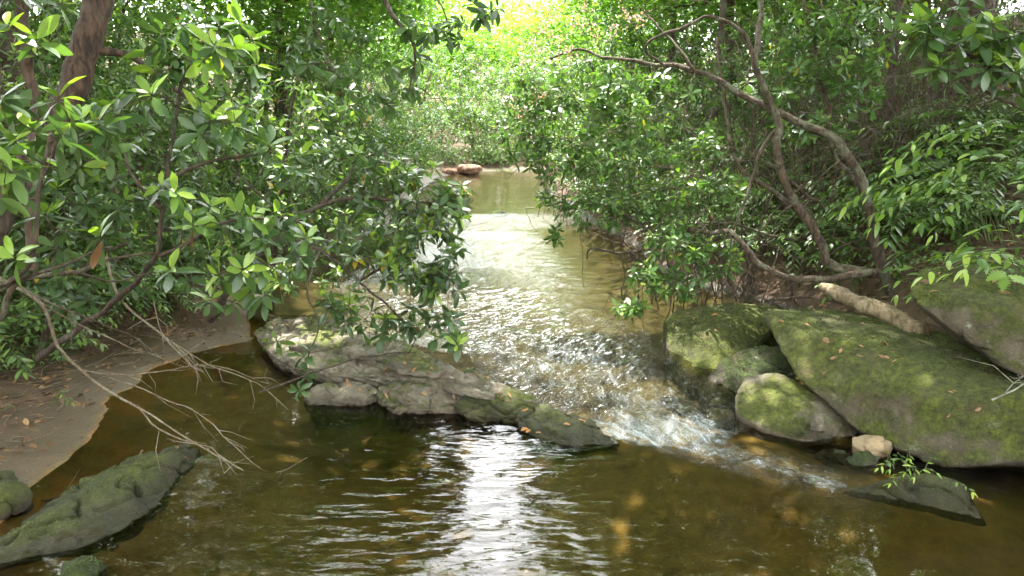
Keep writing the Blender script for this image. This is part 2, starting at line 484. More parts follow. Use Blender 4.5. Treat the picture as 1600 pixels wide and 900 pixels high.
rip = np.clip(.30 + .85 * np.exp(-((wx + .35) / .95) ** 2) - .25 * np.exp(-((wx + 2.6) / .7) ** 2), .08, 1) * (1 - .75 * sstep(.7, 1.4, wx))
rip = np.where(LEDG_UP, .34, rip)
rip = rip * np.clip(.75 + .7 * fbm(np.stack([wx * .9, wy * 1.4, 0 * wx], -1).reshape(-1, 3), 61, 2).reshape(shp), .2, 1.3)
edge_keep = wsd < .34
wi = np.arange(wx.size).reshape(shp)
wq = np.stack([wi[:-1, :-1], wi[1:, :-1], wi[1:, 1:], wi[:-1, 1:]], -1).reshape(-1, 4)
keep = edge_keep.ravel()[wq].any(1)
wq = wq[keep]
used = np.unique(wq); remap = -np.ones(wx.size, dtype=np.int64); remap[used] = np.arange(len(used))
me = mesh_np('creek_water', np.stack([wx, wy, wz], -1).reshape(-1, 3)[used], remap[wq],
             attrs={'rip': rip.ravel()[used], 'turb': turb.ravel()[used], 'foam': foam.ravel()[used], 'fal': al.ravel()[used], 'fac': ac.ravel()[used]})
k = NT('creek_water')
tu = k.attr('turb'); fo = k.attr('foam')
streak = k.n('CombineXYZ', X=k.attr('fac'), Y=k.math('MULTIPLY', k.attr('fal'), .16))
flow = k.n('CombineXYZ', X=k.math('MULTIPLY', k.attr('fac'), 1.0), Y=k.math('MULTIPLY', k.attr('fal'), .42))
v = k.coords((1, 2.9, 1))
calm_h = k.math('ADD', k.noise(v, 4.6, 1.5, .45, .5), k.math('MULTIPLY', k.noise(v, 13, 1, .5, .4), .14))
fast_h = k.math('ADD', k.noise(flow, 13, 4, .62, 1.2), k.math('MULTIPLY', k.noise(flow, 42, 3, .6, .8), .5))
nb = k.bump(calm_h, k.math('MULTIPLY_ADD', tu, -.1), .012)
nb = k.n('Bump', Height=calm_h, Strength=k.math('MULTIPLY', k.attr('rip'), .62), Distance=.030).outputs[0]
nb2 = k.n('Bump', Height=fast_h, Strength=k.math('MULTIPLY', tu, 1.0, True), Distance=.06, Normal=nb).outputs[0]
fres = k.n('Fresnel', IOR=1.36, Normal=nb2)
gl = k.n('BsdfGlossy', Color=(1, 1, 1, 1), Roughness=.015, Normal=nb2)
tr = k.n('BsdfTransparent', Color=(.78, .71, .47, 1))
wmix = k.n('MixShader', Fac=fres.outputs[0])
k.t.links.new(tr.outputs[0], wmix.inputs[1]); k.t.links.new(gl.outputs[0], wmix.inputs[2])
fn = k.math('ADD', k.math('MULTIPLY', k.noise(streak, 15, 4, .65, 1.6), .62), k.math('MULTIPLY', k.noise(flow, 55, 6, .75, 2.5), .62))
ff = k.ramp(k.math('ADD', k.math('MULTIPLY', fo, .62), k.math('SUBTRACT', fn, .62)), [(.37, 0.), (.66, .85)])
fb = k.n('BsdfPrincipled', Base_Color=(.52, .56, .58, 1), Roughness=.4, Normal=nb2)
m2 = k.n('MixShader', Fac=ff)
k.t.links.new(wmix.outputs[0], m2.inputs[1]); k.t.links.new(fb.outputs[0], m2.inputs[2])
M['water'] = k.surf(m2)
tag(link('creek_water', me, M['water']), 'clear brown creek water sliding down a chute into a pool', 'water', kind='structure')

# ---------------------------------------------------------------- rocks
M['moss'] = leaf_mat('moss', [(0, (.014, .017, .005)), (.5, (.06, .075, .015)), (1, (.15, .18, .03))], .8, .3)
def rock(name, pts, mat, label, cat='rock', group=None, voxel=.02, smooth=6, amp=.02, freq=5.0, strata=0.0, seed=1, tilt=(0.25, .1, 1), tufts=0, crack=1.0):
    bm = bmesh.new()
    for p in pts: bm.verts.new(p)
    bmesh.ops.convex_hull(bm, input=bm.verts)
    loose = [v for v in bm.verts if not v.link_faces]
    bmesh.ops.delete(bm, geom=loose, context='VERTS')
    m0 = bpy.data.meshes.new('hull'); bm.to_mesh(m0); bm.free()
    tmp = bpy.data.objects.new('hull', m0); COL.objects.link(tmp)
    r = tmp.modifiers.new('r', 'REMESH'); r.mode = 'VOXEL'; r.voxel_size = voxel
    s = tmp.modifiers.new('s', 'SMOOTH'); s.factor = .5; s.iterations = smooth
    dg = bpy.context.evaluated_depsgraph_get(); dg.update()
    me = bpy.data.meshes.new_from_object(tmp.evaluated_get(dg))
    bpy.data.objects.remove(tmp); bpy.data.meshes.remove(m0)
    me.name = name
    n = len(me.vertices)
    V = np.empty(n * 3, np.float32); me.vertices.foreach_get('co', V); V = V.reshape(-1, 3).astype(np.float64)
    N = np.empty(n * 3, np.float32); me.vertices.foreach_get('normal', N); N = N.reshape(-1, 3)
    d = amp * (1.4 * fbm(V * freq * .35, seed, 2) + .8 * fbm(V * freq, seed + 5, 4, .55))
    rid = 1 - np.abs(fbm(V * freq * .6, seed + 11, 3)) * 2
    d -= crack * amp * .8 * np.clip(rid - .72, 0, 1) * 3
    d -= crack * amp * 1.6 * sstep(.90, .99, 1 - np.abs(fbm(V * freq * .33 + 31, seed + 41, 3)) * 2)
    if strata:
        h = V @ nrm(np.array(tilt))
        q = h / strata + .9 * fbm(V * 1.7, seed + 3, 3)
        fr = np.abs((q % 1) - .5) * 2
        d -= amp * 1.3 * (1 - sstep(.0, .35, fr)) * (1 - np.abs(N[:, 2]) * .6)
    V = V + N * d[:, None]
    me.vertices.foreach_set('co', V.astype(np.float32).ravel())
    me.polygons.foreach_set('use_smooth', np.ones(len(me.polygons), bool))
    me.update()
    base = np.array([V[:, 0].mean(), V[:, 1].mean(), V[:, 2].min()])
    V -= base; me.vertices.foreach_set('co', V.astype(np.float32).ravel()); me.update()
    o = link(name, me, M[mat]); o.location = Vector(base)
    if tufts:
        # raised fuzzy moss: short blades in clumps over the upper faces
        rr = np.random.default_rng(seed + 500); me.update()
        F = np.array([p.vertices[:3] for p in me.polygons]); a, b, c = V[F[:, 0]], V[F[:, 1]], V[F[:, 2]]
        ar = np.linalg.norm(np.cross(b - a, c - a), axis=1); i = rr.choice(len(F), tufts * 3, p=ar / ar.sum())
        u = rr.random((len(i), 2)); u = np.where(u.sum(1, keepdims=True) > 1, 1 - u, u)
        Q = a[i] + (b[i] - a[i]) * u[:, :1] + (c[i] - a[i]) * u[:, 1:]
        Nf = nrm(np.cross(b[i] - a[i], c[i] - a[i]))
        W = Q + base
        mk = fbm(W * 3.2, 91, 4, .6) + .30 * Nf[:, 2] + rr.normal(size=len(W)) * .12
        ok = (mk > .22) & (W[:, 2] > .05)
        Q, Nf, mk = Q[ok][:tufts], Nf[ok][:tufts], mk[ok][:tufts]; n = len(Q)
        h = rr.uniform(.004, .012, n); dirv = nrm(Nf + rr.normal(size=(n, 3)) * .55); sd_ = nrm(np.cross(dirv, rr.normal(size=(n, 3)))) * rr.uniform(.002, .005, (n, 1))
        Vt = np.stack([Q - sd_ - Nf * .002, Q + sd_ - Nf * .002, Q + dirv * h[:, None]], 1).reshape(-1, 3)
        t = np.repeat(np.clip(.35 + .8 * (mk[:n] - .3) + rr.normal(size=n) * .16, 0, 1), 3)
        mo = link('moss', mesh_np('moss', Vt, np.arange(3 * n).reshape(-1, 3), tint=t), M['moss'], o, False); mo['kind'] = 'stuff'
    return tag(o, label, cat, group)

def drop(pts, dz=.35, shrink=.9, back=0.0):
    """The same points let down into the ground, drawn in a little."""
    P = np.array(pts); c = P.mean(0)
    Q = c + (P - c) * shrink; Q[:, 2] = np.minimum(Q[:, 2], P[:, 2]) - dz; Q[:, 1] += back
    return [tuple(p) for p in P] + [tuple(q) for q in Q]

def skirt(pts, f, z):
    P = np.array(pts); c = P.mean(0); Q = c + (P - c) * f; Q[:, 2] = z
    return [tuple(q) for q in Q]

# right bank
A = [at(1186, 484, 5.6), at(1205, 480, 5.8), at(1300, 484, 6.1), at(1440, 540, 5.6), at(1600, 545, 5.3), at(1740, 560, 5.0),
     at(1240, 545, 5.2), at(1243, 590, 4.95), at(1332, 668, 4.55), at(1400, 702, 4.32), at(1470, 730, 4.15), at(1600, 722, 4.0), at(1740, 690, 3.95),
     at(1330, 560, 5.0), at(1460, 630, 4.25), at(1600, 620, 4.1)]
low = [at(1380, 668, 4.9), at(1450, 720, 4.6), at(1700, 700, 4.6), at(1390, 560, 5.9), at(1500, 560, 6.2)]
rock('boulder', [tuple(p) for p in A] + [(p[0], p[1], -.3) for p in low], 'boulder', 'largest mossy boulder on the right bank, a broad slab slanting down to the water', 'boulder', amp=.015, freq=4.5, seed=4, smooth=1, tufts=45000, crack=.5)
B = [at(1036, 500, 6.15), at(1040, 540, 5.85), at(1075, 588, 5.5), at(1110, 585, 5.5), at(1180, 540, 5.95), at(1060, 480, 6.4), at(1150, 470, 6.6), at(1215, 476, 6.6), at(1225, 500, 6.4), at(1110, 520, 5.85)]
rock('boulder', drop(B, .45, .92, .05), 'boulder', 'rounded mossy boulder standing in the water upstream of the largest boulder', 'boulder', amp=.018, freq=4, seed=14, smooth=4, tufts=16000, crack=.4)
C = [at(1150, 612, 5.1), at(1165, 586, 5.2), at(1215, 580, 5.2), at(1300, 628, 4.85), at(1345, 668, 4.65), at(1330, 700, 4.5), at(1260, 692, 4.5), at(1200, 672, 4.62), at(1150, 645, 4.85), at(1235, 640, 4.72)]
rock('boulder', drop(C, .3, .92), 'block', 'low blocky boulder wedged in front of the largest one, its top edge pale', 'boulder', amp=.012, freq=6, seed=23, smooth=0, tufts=2500, crack=.6, voxel=.016)
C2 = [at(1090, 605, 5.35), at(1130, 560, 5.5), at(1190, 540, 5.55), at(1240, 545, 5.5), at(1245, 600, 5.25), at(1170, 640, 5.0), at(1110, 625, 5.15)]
rock('boulder', drop(C2, .3, .92), 'boulder_dark', 'lumpy moss-covered rock, coloured dark as the shaded gap between the rounded and the largest boulder', 'boulder', amp=.03, freq=6, seed=27, smooth=6, tufts=8000)  # dark material puts the shade of the gap into the rock's colour
D = [at(1422, 455, 4.7), at(1440, 420, 5.0), at(1520, 405, 5.3), at(1640, 400, 5.2), at(1760, 420, 4.8), at(1440, 480, 4.55), at(1500, 525, 4.45), at(1570, 572, 4.3), at(1640, 600, 4.2), at(1760, 590, 4.1), at(1560, 480, 4.35)]
rock('boulder', [tuple(p) for p in D] + [tuple(at(1500, 540, 5.3)), tuple(at(1700, 600, 5.2)), tuple(at(1470, 490, 5.5)), tuple(at(1750, 560, 5.6))], 'boulder', 'mossy overhanging boulder at the right edge with dry leaves on top', 'boulder', amp=.020, freq=5, seed=33, smooth=2, tufts=25000, crack=.6)
Erock = [atz(1325, 765, .0), atz(1380, 748, .05), atz(1435, 737, .10), atz(1475, 744, .10), atz(1510, 775, .05), atz(1535, 812, .0), atz(1470, 798, .0), atz(1400, 782, .0), atz(1440, 737, .04), atz(1500, 752, .03)]
rock('stone', drop(Erock, .3, 1.0) + skirt(Erock, 1.45, -.13), 'ledge_moss', 'low dark wet rock with a small green plant on it, below the boulders', 'rock', amp=.012, freq=7, seed=41, smooth=8, voxel=.014, tufts=2500)
def pebble(px, py, Y, r, mat, label, seed, sx=1.0, sz=.7, name='stone', group=None):
    rr = np.random.default_rng(seed)
    c = at(px, py, Y)
    pts = nrm(rr.normal(size=(26, 3))) * r * rr.uniform(.8, 1.15, (26, 1)) * np.array([sx, .9, sz])
    return rock(name, [tuple(c + p) for p in pts], mat, label, 'stone', group, voxel=max(.008, r * .12), smooth=4, amp=r * .10, freq=1.2 / r, seed=seed)
pebble(1281, 662, 4.55, .075, 'ledge', 'small pale round stone resting on the blocky boulder', 5, .85, 1.0)
pebble(1362, 698, 4.35, .12, 'tan_stone', 'tan stone leaning on the foot of the largest boulder', 8, 1.35, .72)
pebble(1345, 718, 4.25, .10, 'boulder_dark', 'small dark rock under the tan stone at the waterline', 12, 1.2, .6)
pebble(1300, 712, 4.38, .09, 'boulder_dark', 'small wet rock beside the blocky boulder at the tail of the chute', 18, 1.5, .5)
pebble(1060, 640, 5.35, .16, 'boulder_dark', 'dark wet rock breaking the water at the head of the falls', 19, 1.5, .6)
pebble(1120, 655, 5.0, .13, 'boulder_dark', 'wet black rock beside the white water', 29, 1.4, .6)

# the ledge across the creek: slabs end to end
def slab(poly, top, label, mat='ledge', seed=1, amp=.019, strata=.045, voxel=.013, freq=7):
    """poly: (px, py, z) points on the upper rim; the slab goes down into the bed."""
    T = [atz(px, py, z) for px, py, z in poly]
    c = np.mean(T, 0)
    pts = [tuple(t) for t in T] + [tuple(np.array([*(c[:2] + (t[:2] - c[:2]) * .72), -.3])) for t in T] + [tuple(np.array([*(c[:2] + (t[:2] - c[:2]) * .7), t[2] + top])) for t in T]
    return rock('ledge_rock', pts, mat, label, 'rock', 'slabs of the rock ledge across the creek', voxel, 1, amp, freq, strata, seed)
slab([(395, 518, 0.146), (440, 490, 0.198), (540, 493, 0.224), (640, 538, 0.232), (690, 575, 0.215), (600, 590, 0.138), (520, 586, 0.103), (430, 560, 0.103)], .012, 'broad pale grey-green slab at the left end of the ledge', seed=51)
slab([(505, 522, 0.215), (600, 528, 0.241), (690, 562, 0.241), (735, 588, 0.215), (640, 588, 0.181), (560, 562, 0.172)], .012, 'thin pale plate lying on the broad slab of the ledge', seed=57)
slab([(470, 612, 0.052), (500, 596, 0.086), (575, 598, 0.095), (592, 612, 0.077), (560, 630, 0.026), (480, 630, 0.017)], .01, 'short grey slab overhanging the pool under the hanging leaves', seed=52)
slab([(585, 607, 0.086), (640, 586, 0.138), (715, 592, 0.146), (770, 615, 0.103), (740, 634, 0.060), (690, 638, 0.026), (620, 645, 0.017), (590, 628, 0.034)], .01, 'pale tan slab in the middle of the ledge, littered with dead leaves', seed=53)
slab([(690, 572, 0.224), (740, 580, 0.215), (800, 606, 0.163), (850, 626, 0.103), (790, 622, 0.120), (720, 600, 0.172)], .01, 'narrow pale slab along the upstream edge of the ledge', seed=54)
slab([(700, 630, 0.069), (750, 612, 0.129), (800, 615, 0.129), (850, 630, 0.095), (850, 655, 0.052), (800, 655, 0.026), (735, 654, 0.017)], .008, 'dark brown mossy slab with a ragged edge over the pool', 'ledge_moss', seed=55)
slab([(805, 648, 0.060), (850, 632, 0.095), (915, 650, 0.069), (972, 692, 0.009), (900, 697, 0.009), (845, 686, 0.009), (812, 668, 0.026)], .008, 'dark mossy slab with a curled orange leaf, last before the falls', 'ledge_moss', seed=56)

# loose plates broken off the ledge
rp = np.random.default_rng(31)
for i, (px, py, z, s, lab) in enumerate([(570, 548, .245, .20, 'loose flat stone plate on the broad slab, nearest the bank'), (645, 572, .235, .20, 'loose flat stone plate in the middle of the ledge'), (740, 606, .165, .17, 'loose plate at the head of the dark mossy slab'), (480, 538, .185, .16, 'flat lichened plate at the bank end of the ledge')]):
    c = atz(px, py, z); n = 9; a = np.sort(rp.uniform(0, 6.28, n)); r = rp.uniform(.6, 1.1, n) * s
    rim = np.stack([c[0] + r * np.cos(a) * 1.5, c[1] - .5 * r * np.cos(a) + r * np.sin(a) * .7, c[2] + .012 + .06 * s * rp.normal(size=n)], -1)
    rock('ledge_rock', [tuple(q) for q in rim] + [(q[0], q[1], q[2] - .05) for q in rim], 'ledge', lab, 'rock', 'slabs of the rock ledge across the creek', .011, 1, .008, 12, .03, 80 + i)

# left bank
slab_l = [atz(-25, 862, .05), atz(18, 838, .06), atz(40, 803, .05), atz(140, 745, .06), atz(220, 703, .06), atz(290, 690, .04), atz(312, 712, .0), atz(268, 745, .0), atz(240, 795, .0), atz(150, 850, .0), atz(60, 862, .0), atz(60, 815, .09), atz(130, 770, .11), atz(215, 722, .10), atz(270, 700, .07)]
rock('mossy_rock', drop(slab_l, .25, 1.0) + skirt(slab_l, 1.28, -.13), 'ledge_moss', 'long low mossy rock lying in the pool by the sand bar', 'rock', amp=.022, freq=6, seed=61, smooth=5, voxel=.014, tufts=8000)
rock('mossy_rock', drop([atz(95, 880, .05), atz(150, 862, .06), atz(168, 880, .02), atz(130, 905, .04), atz(90, 915, .04), atz(125, 880, .1)], .2, 1.0), 'boulder_dark', 'small mossy rock in the lower left corner of the pool', 'rock', amp=.014, freq=8, seed=62, voxel=.014, tufts=3000)
rock('stone', drop([atz(-30, 745, .12), atz(20, 730, .11), atz(50, 770, .06), atz(36, 790, .03), atz(-20, 800, .08), atz(5, 752, .15)], .25, 1.0), 'ledge_moss', 'rough brown rock at the edge of the sand bar', 'rock', amp=.02, freq=7, seed=63, voxel=.016)
# far bank
pebble(736, 266, 22.7, .34, 'clay', 'reddish clay-stained rock on the far bank where the creek bends', 71, 1.4, .7, 'bank_rock')
pebble(704, 270, 22.4, .22, 'clay', 'small reddish rock on the far bank at the left of the bend', 72, 1.3, .7, 'bank_rock')
pebble(790, 272, 23.8, .35, 'ledge_moss', 'dark flat rock on the far bank at the bend', 73, 1.8, .5, 'bank_rock')
pebble(778, 335, 14.0, .16, 'boulder_dark', 'small dark rock splitting the upstream riffle', 74, 1.4, .5, 'stone')
# ---------------------------------------------------------------- leaves, twigs, plants
def leaf_template(kind, wid=.34, curl=.25, fold=.16, belly=.55, seed=0):
    """A leaf of length 1 along x, its midrib folded and its tip curled down. Returns vertices and faces."""
    rr = np.random.default_rng(seed)
    if kind == 'far':
        V = [(0, 0, 0), (.5, wid / 2, fold * wid), (1, 0, -curl * .6), (.5, -wid / 2, fold * wid)]
        return np.array(V), [np.array([(0, 2, 1), (0, 3, 2)])]
    ts = {'near': [.16, .36, .56, .76, .91], 'mid': [.3, .7]}[kind]
    V = [(0, 0, 0)]; T = []; Q = []
    for t in ts:
        w = wid / 2 * (math.sin(math.pi * t ** (1.12 if belly >= .5 else .75)) ** .75) * (1 + rr.uniform(-.06, .06))
        zc = -curl * t ** 2
        V += [(t, w, zc + fold * w * (1 + rr.uniform(-.5, .5))), (t, rr.uniform(-.01, .01), zc), (t, -w, zc + fold * w * (1 + rr.uniform(-.5, .5)))]
    V.append((1, 0, -curl))
    T += [(0, 2, 1), (0, 3, 2)]
    for i in range(len(ts) - 1):
        a = 1 + 3 * i; b = a + 3
        Q += [(a, a + 1, b + 1, b), (a + 1, a + 2, b + 2, b + 1)]
    e = len(V) - 1; a = e - 3
    T += [(a, a + 1, e), (a + 1, a + 2, e)]
    return np.array(V), [np.array(T), np.array(Q)]

def frames(D, N):
    D = nrm(D); S = nrm(np.cross(N, D)); N2 = np.cross(D, S)
    return D, S, N2

def leaves_mesh(name, tmpls, P, D, N, L, tint, rng, W=1.0):
    """All leaves of a plant's crown as one mesh (many leaf-shaped pieces)."""
    D, S, N2 = frames(D, N)
    which = rng.integers(0, len(tmpls), len(P))
    Vs, Fs, Ts = [], {3: [], 4: []}, []
    off = 0
    for w, (tv, tf) in enumerate(tmpls):
        m = which == w
        if not m.any(): continue
        p, d, s, n, l = P[m], D[m], S[m], N2[m], L[m]
        V = p[:, None] + l[:, None, None] * (tv[None, :, 0:1] * d[:, None] + tv[None, :, 1:2] * W * s[:, None] + tv[None, :, 2:3] * n[:, None])
        nv = len(tv); cnt = len(p)
        Vs.append(V.reshape(-1, 3)); Ts.append(np.repeat(tint[m], nv))
        base = off + np.arange(cnt)[:, None, None] * nv
        for f in tf: Fs[f.shape[1]].append((f[None] + base).reshape(-1, f.shape[1]))
        off += cnt * nv
    F = [np.concatenate(v) for v in Fs.values() if v]
    return mesh_np(name, np.concatenate(Vs), F, tint=np.concatenate(Ts))

NEAR = [leaf_template('near', w, c, f, seed=i) for i, (w, c, f) in enumerate([(.37, .22, .2), (.43, .12, .15), (.34, .38, .28), (.40, .05, .12)])]
MID = [leaf_template('mid', w, c, f, seed=i) for i, (w, c, f) in enumerate([(.43, .22, .2), (.47, .12, .15), (.40, .35, .25)])]
FAR = [leaf_template('far', w, c, f) for w, c, f in [(.42, .22, .25), (.48, .1, .15)]]
LANCE = [leaf_template('near', w, c, f, .4, i) for i, (w, c, f) in enumerate([(.32, .25, .15), (.36, .12, .2), (.30, .4, .12)])]
LANCE_MID = [leaf_template('mid', w, c, f, .4, i) for i, (w, c, f) in enumerate([(.34, .25, .15), (.38, .12, .2)])]
BROAD = [leaf_template('mid', w, c, f, seed=i) for i, (w, c, f) in enumerate([(.6, .1, .12), (.55, .25, .2)])]

def tubes_mesh(name, lines, sides=6, cap=True):
    """lines: list of (points (n,3), radii (n,)). One mesh of tapered tubes."""
    Vs, Qs, Ts = [], [], []; off = 0
    ang = np.arange(sides) * 2 * math.pi / sides
    ca, sa = np.cos(ang), np.sin(ang)
    for P, R in lines:
        P = np.asarray(P, dtype=np.float64); R = np.asarray(R, dtype=np.float64); n = len(P)
        if n < 2: continue
        T = np.gradient(P, axis=0); T = nrm(T)
        ref = np.array([.13, .31, .94]) if abs(T[:, 2]).mean() < .8 else np.array([.94, .3, .1])
        A = nrm(np.cross(T, ref)); B = np.cross(T, A)
        V = P[:, None] + R[:, None, None] * (ca[None, :, None] * A[:, None] + sa[None, :, None] * B[:, None])
        Vs.append(V.reshape(-1, 3))
        i = np.arange(n - 1)[:, None] * sides; j = np.arange(sides)[None]; j2 = (j + 1) % sides
        Qs.append((np.stack([i + j, i + j2, i + sides + j2, i + sides + j], -1).reshape(-1, 4)) + off)
        if cap:
            Vs.append(P[-1:] + T[-1:] * R[-1]); tip = off + n * sides
            b = off + (n - 1) * sides
            Ts.append(np.stack([b + np.arange(sides), b + (np.arange(sides) + 1) % sides, np.full(sides, tip)], -1))
            off += 1
        off += n * sides
    return mesh_np(name, np.concatenate(Vs), [np.concatenate(Qs)] + ([np.concatenate(Ts)] if Ts else []))

def spline(pts, step=.06):
    """Catmull-Rom through the points."""
    P = np.asarray(pts, dtype=np.float64)
    if len(P) == 2: 
        n = max(2, int(np.linalg.norm(P[1] - P[0]) / step)); t = np.linspace(0, 1, n + 1)[:, None]
        return P[0] * (1 - t) + P[1] * t
    E = np.concatenate([[2 * P[0] - P[1]], P, [2 * P[-1] - P[-2]]])
    out = []
    for i in range(1, len(E) - 2):
        n = max(2, int(np.linalg.norm(E[i + 1] - E[i]) / step))
        t = np.linspace(0, 1, n, endpoint=False)[:, None]
        a, b, c, d = E[i - 1], E[i], E[i + 1], E[i + 2]
        out.append(.5 * ((2 * b) + (c - a) * t + (2 * a - 5 * b + 4 * c - d) * t ** 2 + (3 * b - a - 3 * c + d) * t ** 3))
    out.append(P[-1:])
    return np.concatenate(out)

def gnarl(P, amp, seed, freq=4.0):
    n = len(P); t = np.linspace(0, 1, n)[:, None]
    w = np.stack([fbm(P * freq + 9.1 * i, seed + i, 2) for i in range(3)], -1)
    return P + amp * w * np.sin(math.pi * np.clip(t * 1.0, 0, 1)) ** .5

def stem(pts, r0, r1, seed=0, amp=.025, step=.06, freq=4.0):
    P = gnarl(spline(pts, step), amp, seed, freq)
    t = np.linspace(0, 1, len(P))
    P = P + min(r0, .03) * .35 * np.stack([pnoise(P * 11 + 3.3 * i, seed + 20 + i) for i in range(3)], -1)
    R = (r0 * (1 - t) + r1 * t) * (1 + .20 * fbm(P * 8, seed + 8, 3))
    return P, R

def grow(stems, targets, rng, twig=.0022, droop=.15, wiggle=.12, kmax=.010):
    """Join every leaf tuft to the nearest wood with a bent twig; returns the twigs and each tuft's direction."""
    nodes = np.concatenate([p[::2] for p, r in stems]); rad = np.concatenate([r[::2] for p, r in stems])
    cap = len(nodes) + len(targets) * 8
    NB = np.zeros((cap, 3)); RB = np.zeros(cap); n = len(nodes); NB[:n] = nodes; RB[:n] = rad
    d0 = np.array([np.min(np.linalg.norm(nodes - t, axis=1)) for t in targets])
    lines = []; dirs = np.zeros_like(targets)
    for i in np.argsort(d0):
        t = targets[i]
        dist = np.linalg.norm(NB[:n] - t, axis=1) - .25 * np.minimum(RB[:n], .02) * 10
        j = int(np.argmin(dist)); a = NB[j]
        ln = np.linalg.norm(t - a) + 1e-4
        mid = (a + t) / 2 + rng.normal(size=3) * ln * wiggle + np.array([0, 0, -droop * ln])
        q = np.array([0, .25, .5, .75, 1])[:, None]
        C = (1 - q) ** 2 * a + 2 * q * (1 - q) * mid + q ** 2 * t
        C[1:4] += rng.normal(size=(3, 3)) * ln * .025
        ra = min(RB[j] * .8, twig + kmax * ln); ra = max(ra, twig)
        R = np.linspace(ra, twig, 5)
        lines.append((C, R)); dirs[i] = nrm(C[-1] - C[-2])
        NB[n:n + 4] = C[1:]; RB[n:n + 4] = R[1:]; n += 4
    return lines, dirs

def whorls(W, A, rng, k=(6, 9), L=(.09, .13), young=.35, spread=(55, 115), light=0.0, yellow=.05):
    """Rosettes of leaves: young ones upright, old ones hanging."""
    Ps, Ds, Ns, Ls, Ts = [], [], [], [], []
    for w, a in zip(W, A):
        n = rng.integers(k[0], k[1] + 1)
        a = nrm(a); u = nrm(np.cross(a, [.3, .9, .2])); v = np.cross(a, u)
        isy = rng.random() < young
        size = rng.uniform(*L); ph = rng.uniform(0, 6.28)
        for i in range(n):
            f = i / max(1, n - 1)                       # 0 top leaf, 1 oldest leaf
            th = math.radians(spread[0] + (spread[1] - spread[0]) * f + rng.normal() * 10)
            if isy and f < .45: th *= .8
            az = ph + i * 2.4 + rng.normal() * .25
            h = math.cos(az) * u + math.sin(az) * v
            d = math.cos(th) * a + math.sin(th) * h
            if f > .4: d = d + np.array([0, 0, -.55 * f * rng.random()])
            d = nrm(d)
            nn = math.sin(th) * a - math.cos(th) * h + rng.normal(size=3) * .22
            Ps.append(w - a * .035 * f + h * .006); Ds.append(d); Ns.append(nn)
            Ls.append(size * rng.uniform(.62, 1.15) * (.85 if isy and f < .3 else 1))
            tt = rng.uniform(.05, .42) + light
            if isy and f < .5: tt = rng.uniform(.6, .84)
            elif isy: tt += .08
            if f > .8 and rng.random() < yellow: tt = rng.choice([.93, .95, 1.0])
            Ts.append(min(tt, .86) if tt < .9 else tt)
    return np.array(Ps), np.array(Ds), np.array(Ns), np.array(Ls), np.array(Ts)

def blob(px, py, Y, rx, ry, rz, n, rng, shell=.35):
    """n tuft positions in a clump of foliage seen at a pixel, Y metres up the creek."""
    c = at(px, py, Y)
    v = nrm(rng.normal(size=(n, 3))) * (rng.random((n, 1)) ** (1 / 3) * (1 - shell) + shell)
    return c + v * np.array([rx, ry, rz])

LEAFM = {}
def single_leaves(root, tmpls, mat, P, D, N, L, tint):
    """One object for each leaf near enough to pick out; alike leaves share a mesh."""
    D, S, N2 = frames(D, N)
    base = np.array(root.location)
    rr = np.random.default_rng(len(P))
    for i in range(len(P)):
        w = int(rr.integers(0, len(tmpls))); q = round(float(tint[i]) * 12) / 12
        key = (mat, id(tmpls), w, q)
        if key not in LEAFM:
            tv, tf = tmpls[w]
            LEAFM[key] = mesh_np('leaf', tv, tf, tint=np.full(len(tv), min(q, 1.0)))
            LEAFM[key].materials.append(M[mat])
        o = bpy.data.objects.new('leaf', LEAFM[key])
        d, s, n, l = D[i], S[i], N2[i], L[i]; p = P[i] - base
        o.matrix_basis = Matrix(((d[0] * l, s[0] * l, n[0] * l, p[0]), (d[1] * l, s[1] * l, n[1] * l, p[1]), (d[2] * l, s[2] * l, n[2] * l, p[2]), (0, 0, 0, 1)))
        o.parent = root
        COL.objects.link(o)

def leafy(root, tm_near, tm_mass, mat, P, D, N, L, tint, rng, singles=280, mass_name='crown'):
    """The nearest visible leaves singly, the rest as the crown."""
    vis = in_frame(P)
    dist = np.linalg.norm(P - np.array([0, 0, CAM_H]), axis=1)
    order = np.argsort(np.where(vis, dist, 1e6) / L)
    sel = np.zeros(len(P), bool); sel[order[:singles]] = True; sel &= vis
    if sel.any(): single_leaves(root, tm_near, mat, P[sel], D[sel], N[sel], L[sel], tint[sel])
    r = ~sel
    if r.any():
        o = link(mass_name, leaves_mesh(mass_name, tm_mass, P[r], D[r], N[r], L[r], tint[r], rng), M[mat], root)
        if sel.any(): o['kind'] = 'stuff'

SUN_GAPS = [(at(320, 50, 4.0), .42), (at(560, 150, 9), 1.0), (at(850, 120, 7.5), .7), (at(90, 180, 3.2), .3), (at(900, 300, 7.2), .6), (at(470, 190, 7.2), .6)]
def sun_gap(P, t0=1.2):
    """Holes in the canopy where the sun comes through."""
    g = np.zeros(P.shape[:-1], bool); s = np.array(SUN_DIR)
    for q, r in SUN_GAPS:
        v = P - q; t = v @ s
        g |= (np.linalg.norm(v - t[..., None] * s, axis=-1) < r) & (t > t0)
    return g

